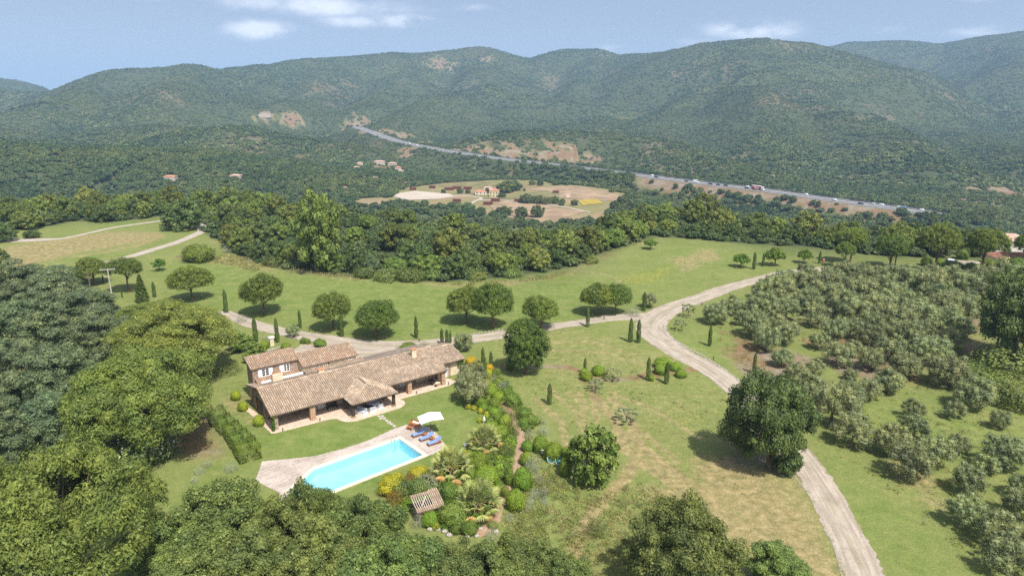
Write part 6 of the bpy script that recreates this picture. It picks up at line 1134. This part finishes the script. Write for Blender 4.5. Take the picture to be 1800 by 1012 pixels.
gw = np.array(pz([(845, 695), (880, 662), (905, 690), (935, 745), (925, 850), (890, 900), (840, 935), (760, 930), (690, 885), (700, 855), (780, 832), (805, 805), (860, 770), (852, 720)])); rs_ = np.random.RandomState(9); n_ = 3000; x = rs_.uniform(gw[:, 0].min(), gw[:, 0].max(), n_); y = rs_.uniform(gw[:, 1].min(), gw[:, 1].max(), n_)
epl = np.array(pz([(868, 700), (890, 715), (905, 738), (915, 765), (914, 795), (906, 830), (892, 862), (879, 890), (870, 912), (852, 930)])); hutd = np.hypot(x-hp[0], y-hp[1]); k = inpoly(x, y, gw) & (seg_dist(x, y, epl)[0] > .9) & (hutd > 2.6); x, y = x[k], y[k]
gn_scatter('ground_cover', np.stack([x, y, H(x, y)-.1], 1), rs_.uniform(.25, .6, len(x)), rs_.uniform(0, 6, len(x)), [blob_mesh(240+i, 7, 60, .3, [CREEP, BOXD, BOX][i]) for i in range(3)])
# ---------------------------------------------------------------- poles, posts, stones, parked car, neighbour's roofs
def utility(u, v, h, mat, arm, label):
    p = P(u, v); e = empty('utility_pole', p, R(15), label, 'utility pole'); MB().tube([(0, 0, -.3), (0, 0, h)], [.17, .11], 8).build('pole', mat, e)
    if arm:
        MB().box(-1.5, 1.5, -.06, .06, h-.15, h+.02).build('crossarm', mat, e); MB().box(-.9, .2, -.05, .05, h-1.7, h-1.58).build('bracket', mat, e)
        for x in (-1.4, 0, 1.4): MB().lathe([(.05, 0), (.08, .08), (.05, .2)], (x, 0, h+.02), 7).build('insulator', CONC, e)
utility(197, 522, 6.4, CONC, True, 'grey concrete utility pole with a crossarm beside the trunked pine'); utility(160, 512, 5.6, BARK, False, 'plain wooden pole rising behind the blue-green trees')
# low retaining kerb of stones along the drive bends
def stones(name, line, label, seed, s=.26, gap=.5, mat=ROCK):
    w = catmull(np.array([P(u, v)[:2] for u, v in line]), 30); L_ = np.concatenate([[0], np.cumsum(np.linalg.norm(np.diff(w, axis=0), axis=1))]); e = empty(name, (w[0][0], w[0][1], float(H(*w[0]))), 0, label, 'stone edging'); o0 = np.array(e.location); d = 0; rn = random.Random(seed); V_ = []
    base = [MB().lathe([(.9, -.3), (1.0, .3), (.75, .75), (.2, .9)], n=7).mesh('stone_block', mat, False) for _ in range(1)]
    while d < L_[-1]:
        x = np.interp(d, L_, w[:, 0]); y = np.interp(d, L_, w[:, 1]); o = link('stone', base[0], e, np.array([x, y, float(H(x, y))])-o0); o.scale = (s*rn.uniform(.8, 1.4), s*rn.uniform(.7, 1.1), s*rn.uniform(.6, 1.1)); o.rotation_euler = (0, 0, rn.uniform(0, 6)); d += gap*rn.uniform(.8, 1.3)
stones('stone_kerb', [(1166, 572), (1172, 588), (1200, 606), (1240, 628), (1280, 654), (1310, 676)], 'low kerb of rough stones along the inner bend of the drive', 1, .20, .45)
stones('stone_kerb', [(815, 590), (850, 584), (895, 578)], 'line of pale stones on the far edge of the drive by the pine pair', 2, .2, .6)
stones('stone_kerb', [(1395, 835), (1420, 868), (1445, 910), (1465, 960), (1480, 1012)], 'thin stone edging on the left side of the lower drive', 3, .12, .4)
pp = P(478, 607); e = empty('stone_pillar', pp, R(36), 'pale stone letterbox pillar behind the stone block of the villa', 'pillar'); MB().box(-.35, .35, -.3, .3, 0, 1.5).build('shaft', PLASTER, e); MB().box(-.5, .5, -.42, .42, 1.5, 1.65).build('cap', WST, e)
stones('courtyard_wall', [(468, 617), (480, 614), (494, 610), (500, 613)], 'low pale courtyard wall beside the stone pillar', 4, .26, .4)
MB().lathe([(.28, 0), (.3, .9), (.22, 1.0), (.32, 1.15), (.1, 1.3)], n=10).build('terracotta_post', TERRA, None, loc=P(1447, 463), label='orange terracotta post beside the cypress at the drive bend', cat='post')
for i, (u, v, l) in enumerate([(1062, 562, 'small dark bollard lamp on the verge before the junction'), (422, 553, 'small dark bollard lamp near the dark round pine'), (544, 583, 'small dark bollard lamp on the verge behind the villa'), (737, 601, 'small dark bollard lamp beside the lone cypress'), (1254, 633, 'small dark bollard lamp along the stone kerb'), (1234, 537, 'small dark bollard lamp at the upper drive')]):
    MB().lathe([(.06, 0), (.06, .5), (.12, .52), (.12, .65), (.03, .7)], n=8).build('bollard_lamp', IRON, None, loc=P(u, v), label=l, cat='lamp', group='lamps along the drive')
def car_mesh(name, L, W, Hh, paint, glass, van=False):
    b = MB(); prof = [(-L/2, .35), (-L/2, .75), (-L*.46, .95), (-L*.30, Hh-.05), (-L*.22, Hh), (L*.10, Hh), (L*.26, .98), (L*.47, .82), (L/2, .6), (L/2, .35)]
    if van: prof = [(-L/2, .35), (-L/2, Hh), (L*.28, Hh), (L*.40, 1.3), (L*.5, 1.1), (L/2, .35)]
    n = len(prof); V = [(x, -W/2*(1 if z < 1 else .88), z) for x, z in prof]+[(x, W/2*(1 if z < 1 else .88), z) for x, z in prof]
    b.add(V, [tuple(range(n)), tuple(range(2*n-1, n-1, -1))]+[(i, n+i, n+(i+1) % n, (i+1) % n) for i in range(n)]); return b
def wheels(L, W):
    w = MB()
    for x in (-L*.31, L*.31):
        for s_ in (-1, 1): w.tube([(x, s_*(W/2-.2), .32), (x, s_*(W/2+.01), .32)], .32, 12)
    return w
BLACKP = plain('black_car_paint', (.02, .022, .026), .25, .6, .05); WHITEP = plain('white_car_paint', (.75, .76, .77), .3, .5, .02); RUBBER = plain('rubber', (.02, .02, .02), .8, .2)
cp = P(1668, 466); e = empty('parked_car', cp, R(150), 'black car with pale roof parked between the hedge and the shrubs', 'car'); car_mesh('body', 4.4, 1.8, 1.5, 0, 0).build('body', BLACKP, e)
MB().box(-1.0, .45, -.76, .76, 1.49, 1.56).build('roof_panel', WHITEP, e)
for s_ in (-1, 1): MB().add([(-1.25, s_*.83, 1.0), (.95, s_*.83, 1.0), (.45, s_*.806, 1.42), (-.95, s_*.806, 1.42)], [(0, 1, 2, 3)] if s_ < 0 else [(3, 2, 1, 0)]).build('side_window', GLASS, e)
for x_ in (-1.36, 1.36):
    for s_ in (-1, 1): MB().tube([(x_, s_*.7, .32), (x_, s_*.91, .32)], .32, 12).build('wheel', RUBBER, e)
for u, v, w, h, l in [(1652, 470, 20, 16, 'clipped hedge left of the parked car'), (1680, 473, 30, 13, 'dark hedge in front of the parked car'), (1706, 477, 28, 16, 'dark rounded bush beside the roadside pine'), (1740, 474, 36, 20, 'bushy shrub before the red-roofed house'), (1760, 474, 34, 24, 'flowering shrub before the red-roofed house'), (1785, 474, 30, 24, 'light shrub at the corner of the red-roofed house'), (1628, 467, 18, 20, 'dark bush left of the car hedge'), (1690, 455, 24, 18, 'pale shrub behind the parked car')]: put('box_ball' if 'clipped' in l else ('white_shrub' if 'flower' in l else 'dark_ball'), u, v, w, 'hedge_bush', l, 'shrub', 'plants by the parked car', hpx=h)
def house(name, p, rz, L, W, h, rise, wall, tile, label, hip=True, wins=0, storeys=1, tiles=True):
    e = empty(name, p, rz, label, 'house'); MB().box(-L/2, L/2, -W/2, W/2, -2, h).build('wall', wall, e); o_ = .35; a = (-L/2-o_, -W/2-o_, h); b_ = (L/2+o_, -W/2-o_, h); c = (L/2+o_, W/2+o_, h); d = (-L/2-o_, W/2+o_, h); k = (W/2 if hip else -o_)
    r0 = (-L/2+k, 0, h+rise); r1 = (L/2-k, 0, h+rise); rf = MB(); rf.add([a, b_, c, d, r0, r1], [(0, 1, 5, 4), (2, 3, 4, 5), (1, 2, 5), (3, 0, 4), (3, 2, 1, 0)]); ro = rf.build('roof', tile, e)
    for st in range(storeys):
        for i in range(wins):
            x = -L/2+(i+.5)*L/wins; z = .9+st*2.7; MB().box(x-.45, x+.45, -W/2-.05, -W/2+.1, z, z+1.3).build('window', GLASS, e)
            MB().box(x-.6, x+.6, -W/2-.1, -W/2-.051, z-.12, z-.02).build('sill', WST, e)
    return e
REDS = plain('distant_red_tile', (.42, .20, .125), .9, .1, .25, .8); PINKS = plain('pale_pink_tile', (.46, .30, .23), .9, .1, .25, .8); YWALL = plain('yellow_render', (.58, .48, .31), .9, .1, .05); WWALL = plain('white_render', (.66, .60, .52), .9, .1, .05); FWALL = plain('distant_render', (.46, .39, .32), .9, .1, .1); BARN = plain('dark_red_shed', (.13, .045, .035), .8, .2, .2)
nh = P(1778, 466); ne = empty('neighbour_house', nh, R(-6), 'low house with red canal-tile roof behind shrubs at the right edge', 'house'); MB().box(-5, 7, -3, 3, 0, 2.3).build('wall', PLASTER, ne)
tiled_roof('roof', (-5.4, -3.4, 2.3), (7.4, -3.4, 2.3), (7.4, 0, 3.5), (-4.2, 0, 3.5), REDT, ne, .34, .5, 41); tiled_roof('roof', (7.4, 3.4, 2.3), (-5.4, 3.4, 2.3), (-4.2, 0, 3.5), (7.4, 0, 3.5), REDT, ne, .34, .5, 42); MB().add([(-5.4, -3.4, 2.34), (-5.4, 3.4, 2.34), (-4.2, 0, 3.54)], [(0, 2, 1)]).build('hip_end', REDS, ne)
for x_ in (-3, 0, 3): MB().box(x_-.5, x_+.5, -3.06, -2.95, .8, 1.9).build('window', GLASS, ne)
q = at_z(1766, 418, 3); house('woodland_house', (q[0]*.98, q[1]*.98, float(H(q[0]*.98, q[1]*.98))), R(-8), 12, 7, 4.4, 1.6, WWALL, PINKS, 'pale pink roof showing above the trees at the right edge', wins=3)

# ---------------------------------------------------------------- farm in the valley
def fz(u, v): return at_z(u, v, -54)
house('farmhouse', fz(869, 346), R(-8), 8.5, 7.5, 6.2, 1.9, YWALL, REDS, 'yellow two-storey farmhouse with red roof in the valley fields', wins=3, storeys=2)
house('farm_cottage', fz(845, 342), R(4), 11, 6, 2.7, 1.5, WWALL, REDS, 'white single-storey cottage with red roof left of the yellow farmhouse', wins=3)
house('farm_shed', fz(858, 333), R(4), 9, 4, 2.2, .9, WWALL, PINKS, 'small pink-roofed shed behind the white cottage', wins=1)
for u, v, L_, w_, l in [(858, 360, 8, 3.5, 'dark red horse shelter left of the paddock centre'), (871, 354, 8, 3, 'dark red horse shelter right of the other paddock shelter'), (912, 355, 8, 3, 'dark red shelter beside the row of dark trees'), (803, 355, 7, 3, 'dark red shelter nearest the wood on the left of the paddocks'), (790, 334, 9, 4, 'red shed row left of the farm cottage'), (803, 332, 9, 4, 'red shed behind the farm yard'), (822, 333, 8, 3.5, 'red shed between the yard and the cottage'), (760, 331, 6, 3, 'red shelter at the left end of the fields'), (726, 334, 6, 3, 'dark shelter at the far left corner of the fields'), (977, 340, 6, 2.5, 'small dark shelter alone on the tan paddock')]: house('horse_shelter', fz(u, v), R(-5), L_, w_, 2.3, .7, BARN, BARN, l, False)
house('farm_hut', fz(998, 346), R(0), 4, 3, 2.2, .8, WWALL, PINKS, 'tiny pale hut beyond the row of dark trees', False)
flat = lambda name, poly, mat, dz: link(name, mesh_np(name, [(*fz(u, v)[:2], -54+dz) for u, v in poly], [tuple(range(len(poly)))], mat), kind='structure')
SANDM = plain('pale_riding_sand', (.46, .39, .32), .95, .1, .08, .05); TANM = plain('tan_paddock', (.30, .215, .135), .95, .1, .2, .08); GREENM = plain('green_paddock', (.19, .175, .075), .95, .1, .25, .1); YELM = plain('yellow_meadow', (.34, .26, .05), .95, .1, .2, .2)
flat('riding_arena', [(678, 343), (730, 336), (790, 341), (800, 346), (770, 350), (720, 352)], SANDM, .3)
flat('paddock', [(770, 326), (880, 319), (900, 322), (850, 330), (790, 333)], GREENM, .25); flat('paddock', [(930, 332), (1000, 326), (1060, 336), (1110, 350), (1060, 354), (960, 345)], TANM, .25); flat('paddock', [(860, 362), (890, 353), (960, 362), (1030, 372), (960, 392), (880, 380)], TANM, .25); flat('paddock', [(820, 338), (880, 345), (960, 335), (990, 342), (930, 352), (850, 350)], GREENM, .35); flat('paddock', [(1015, 352), (1050, 350), (1060, 358), (1025, 362)], YELM, .4)
ribbon('farm_road', [(700, 350), (760, 348), (810, 345), (845, 348), (835, 354), (815, 364)], 4, TRACK, .6, 4, px=True); ribbon('farm_road', [(840, 352), (900, 353), (950, 358), (1000, 366), (1040, 374)], 3, TRACK, .6, 4)
for i, (u, v, w, h) in enumerate([(892, 338, 34, 24), (905, 335, 24, 18), (878, 336, 8, 16), (882, 347, 14, 9), (808, 340, 12, 10), (822, 340, 9, 8), (857, 339, 9, 10), (925, 357, 20, 17), (938, 357, 16, 14), (950, 358, 18, 15), (964, 359, 16, 14), (975, 358, 14, 14), (988, 361, 14, 14), (1010, 361, 12, 10), (935, 325, 14, 9), (950, 326, 12, 10), (922, 336, 5, 6), (885, 378, 26, 16), (918, 382, 22, 22), (945, 382, 22, 22), (780, 340, 10, 9), (1095, 362, 24, 20), (1080, 368, 24, 18)]): 
    p = fz(u, v); m = MPP(p); plant('dark_oak', p, w*m/2, 'farm_tree', 'dark tree among the valley farm paddocks', 'tree', 'trees of the valley farm', sz=h*m/1.9)
for u, v, L_, w_, h_, rf, l in [(627, 300, 6, 5, 3, PINKS, 'white villa at the left of the hamlet below the motorway'), (667, 289, 13, 7, 3, PINKS, 'long pale villa in the middle of the hamlet'), (690, 292, 10, 6, 3, PINKS, 'pink-roofed villa on the hamlet clearing'), (633, 292, 7, 5, 3, PINKS, 'small pink-roofed house left in the hamlet'), (700, 300, 7, 5, 3, REDS, 'red-roofed cottage on the right of the hamlet'), (704, 306, 6, 5, 3, PINKS, 'pale cottage at the lower right of the hamlet'), (466, 206, 24, 9, 4, FWALL, 'white building on the far left slope'), (415, 316, 9, 6, 3, PINKS, 'pale house half hidden in the left wood'), (300, 318, 10, 6, 3, REDS, 'small tan roof in the left wood')]:
    p = P(u, v); house('distant_house', p+np.array([0, 0, .8]), R(u % 40-20), L_*1.15, w_*1.15, h_*1.15, 1.3, FWALL, rf, l)

# ---------------------------------------------------------------- motorway
def road_mat():
    m, nt = newmat('motorway_asphalt'); s = NT(nt); at = s.n('ShaderNodeSeparateXYZ'); s.l(s.attr('across').outputs['Vector'], at.inputs[0]); a = s.math('ABSOLUTE', at.outputs[0])
    c = s.mix(s.noise(.08, 3, .6, s.pos()), (.15, .148, .145), (.20, .195, .19)); c = s.mix(s.math('LESS_THAN', a, .05), c, (.26, .25, .23))
    for q in (.10, .86): c = s.mix(s.math('LESS_THAN', s.math('ABSOLUTE', s.math('SUBTRACT', a, q)), .012), c, (.7, .7, .7))
    dash = s.math('LESS_THAN', s.math('FRACT', s.math('MULTIPLY', at.outputs[1], .08)), .35)
    for q in (.36, .61): c = s.mix(s.math('MULTIPLY', s.math('LESS_THAN', s.math('ABSOLUTE', s.math('SUBTRACT', a, q)), .012), dash), c, (.7, .7, .7))
    s.out(c, .9, .2); return m
ribbon('motorway', MWAY[:, :2], 22, road_mat(), .5, 10, 24, 0, px=False)
mw = catmull(MWAY, 40)
def rail(off, label):
    c = mw; t = np.gradient(c[:, :2], axis=0); t /= np.linalg.norm(t, axis=1)[:, None]; nn = np.stack([t[:, 1], -t[:, 0]], 1); q = c.copy(); q[:, :2] += nn*off; q[:, 2] = H(q[:, 0], q[:, 1])+.5; k = len(q); V = np.vstack([q+np.array([0, 0, .45]), q+np.array([0, 0, .85])]); o = link('guard_rail', mesh_np('guard_rail', V, [(i, i+1, k+i+1, k+i) for i in range(k-1)], plain('weathered_rail', (.26, .26, .26), .6, .3)), label=label, cat='guard rail')
    so_ = o.modifiers.new('thick', 'SOLIDIFY'); so_.thickness = .08
rail(0, 'steel guard rail down the middle of the motorway'); rail(11.3, 'steel guard rail on one side of the motorway verge'); rail(-11.3, 'steel guard rail on the opposite motorway verge')
WIN = plain('vehicle_glass', (.03, .035, .04), .15, .5)
def on_road(u, lane):
    best = min(range(len(mw)), key=lambda i: abs(900+FPX*(mw[i][0])/((mw[i]-np.array([0, 0, HC]))@FW)-u)); t = mw[min(best+1, len(mw)-1)]-mw[max(best-1, 0)]; t = t/np.linalg.norm(t); nn = np.array([t[1], -t[0], 0]); p = mw[best]+nn*lane; p[2] = float(H(p[0], p[1]))+.52; return p, math.atan2(t[1], t[0])
CARS = [(1228, -5, 'van', WHITE, 'white box van on the motorway, the left large vehicle'), (1337, -5, 'lorry', None, 'red lorry with white cab on the motorway'), (1592, -6, 'van', BLUE, 'blue van near the right end of the visible motorway'), (1615, 4, 'car', WHITEP, 'white car at the right end of the visible motorway'), (1577, 3, 'car', WHITEP, 'white car beside the blue van on the motorway'), (1545, 4, 'car', WHITEP, 'white car left of the blue van group'), (1530, 3, 'car', plain('silver_paint', (.5, .5, .52), .3, .5), 'silver car left of the white car pair'), (1516, -4, 'car', BLACKP, 'dark car on the far lane above the silver car'), (1468, -3, 'car', WHITEP, 'white car midway along the right motorway stretch'), (1412, 4, 'car', WHITEP, 'white car right of the red lorry'), (1311, 4, 'car', WHITEP, 'white car on the near lane just left of the lorry'), (1318, -4, 'car', BLACKP, 'dark car right before the lorry cab'), (1280, -4, 'car', BLACKP, 'dark car between van and lorry, right one'), (1266, -4, 'car', BLACKP, 'dark car between van and lorry, middle one'), (1252, -4, 'car', BLACKP, 'dark car right behind the box van'), (1219, 4, 'car', WHITEP, 'white car just left of the box van'), (1209, -4, 'car', BLACKP, 'dark car further left of the box van'), (1155, -3, 'car', BLACKP, 'dark car at the start of the open motorway stretch'), (1140, 4, 'car', WHITEP, 'white car at the start of the open motorway stretch'), (735, -3, 'car', WHITEP, 'white car on the far motorway bend'), (715, 4, 'car', WHITEP, 'white car higher on the far motorway bend'), (722, -3, 'van', WHITE, 'white van on the far motorway bend')]
for u, lane, kd, pm, l in CARS:
    p, a = on_road(u, lane); e = empty({'car': 'motorway_car', 'van': 'motorway_van', 'lorry': 'lorry'}[kd], p, a+(pi if lane < 0 else 0), l, kd, None if kd == 'lorry' else 'vehicles on the motorway')
    if kd == 'lorry':
        MB().box(-6.5, 3.2, -1.25, 1.25, 1.0, 3.9).build('trailer', plain('red_lorry_side', (.38, .03, .045), .5, .4), e); MB().box(-6.55, 3.25, -1.28, 1.28, 3.9, 4.0).build('trailer_roof', WHITE, e); MB().box(3.6, 5.8, -1.2, 1.2, .6, 3.4).build('cab', WHITE, e); MB().box(5.78, 5.84, -1.0, 1.0, 1.9, 2.9).build('windscreen', WIN, e); MB().box(-4, 1, -1.27, -1.251, 2.0, 2.9).build('side_panel', WHITE, e)
        for x_ in (-5.5, -4.3, 2.2, 4.8):
            for s_ in (-1, 1): MB().tube([(x_, s_*.9, .5), (x_, s_*1.27, .5)], .5, 10).build('wheel', RUBBER, e)
    elif kd == 'van':
        car_mesh('body', 6.2, 2.2, 3.0, 0, 0, True).build('body', pm, e); wheels(6.2, 2.2).build('wheel_set', RUBBER, e); MB().add([(1.8, -.95, 2.8), (2.44, -.95, 1.4), (2.44, .95, 1.4), (1.8, .95, 2.8)], [(0, 1, 2, 3)]).build('windscreen', WIN, e).location.x = .04
    else:
        car_mesh('body', 4.3, 1.8, 1.45, 0, 0).build('body', pm, e); wheels(4.3, 1.8).build('wheel_set', RUBBER, e)
rs_ = np.random.RandomState(12)
for i in range(16):
    u_, v_ = 1622+rs_.uniform(0, 120), 386+rs_.uniform(-4, 10); p = P(u_, v_); m = MPP(p); plant('dark_oak', p, rs_.uniform(3.2, 4.6), 'roadside_tree', 'dark tree in the stand that hides the motorway end', 'tree', 'trees hiding the end of the motorway')
# trees on the embankment
for i, (u, v, h, l) in enumerate([(1212, 334, 13, 'first small tree on the embankment below the box van'), (1279, 345, 13, 'left tree of the close pair on the embankment'), (1296, 349, 13, 'right tree of the close pair on the embankment'), (1376, 352, 10, 'yellow-green sapling on the embankment right of the lorry'), (1393, 356, 13, 'embankment tree right of the yellow-green sapling'), (1438, 363, 12, 'embankment tree furthest right'), (1187, 331, 9, 'small bush at the left end of the embankment')]):
    p = P(u, v); m = MPP(p); plant('dark_oak', p, h*.95*m/2, 'embankment_tree', l, 'tree', 'trees on the motorway embankment', sz=h*m/1.9)

# ---------------------------------------------------------------- haze in the air
m, nt = newmat('haze'); s = NT(nt); pv = s.n('ShaderNodeVolumePrincipled'); pv.inputs['Color'].default_value = (.48, .72, 1.0, 1); pv.inputs['Density'].default_value = 1.5e-4; pv.inputs['Anisotropy'].default_value = 0.0
o = s.n('ShaderNodeOutputMaterial'); s.l(pv.outputs[0], o.inputs['Volume']); m.cycles.homogeneous_volume = True
zt = float(gz.max())+15
hz = MB().box(-8000, 8000, -600, 8200, float(gz.min())-1.5, zt).build('haze', m, None, kind='stuff')
print('valley', MIDN, 'tris', sum(len(p.vertices)-2 for me_ in bpy.data.meshes for p in me_.polygons), 'top', zt)
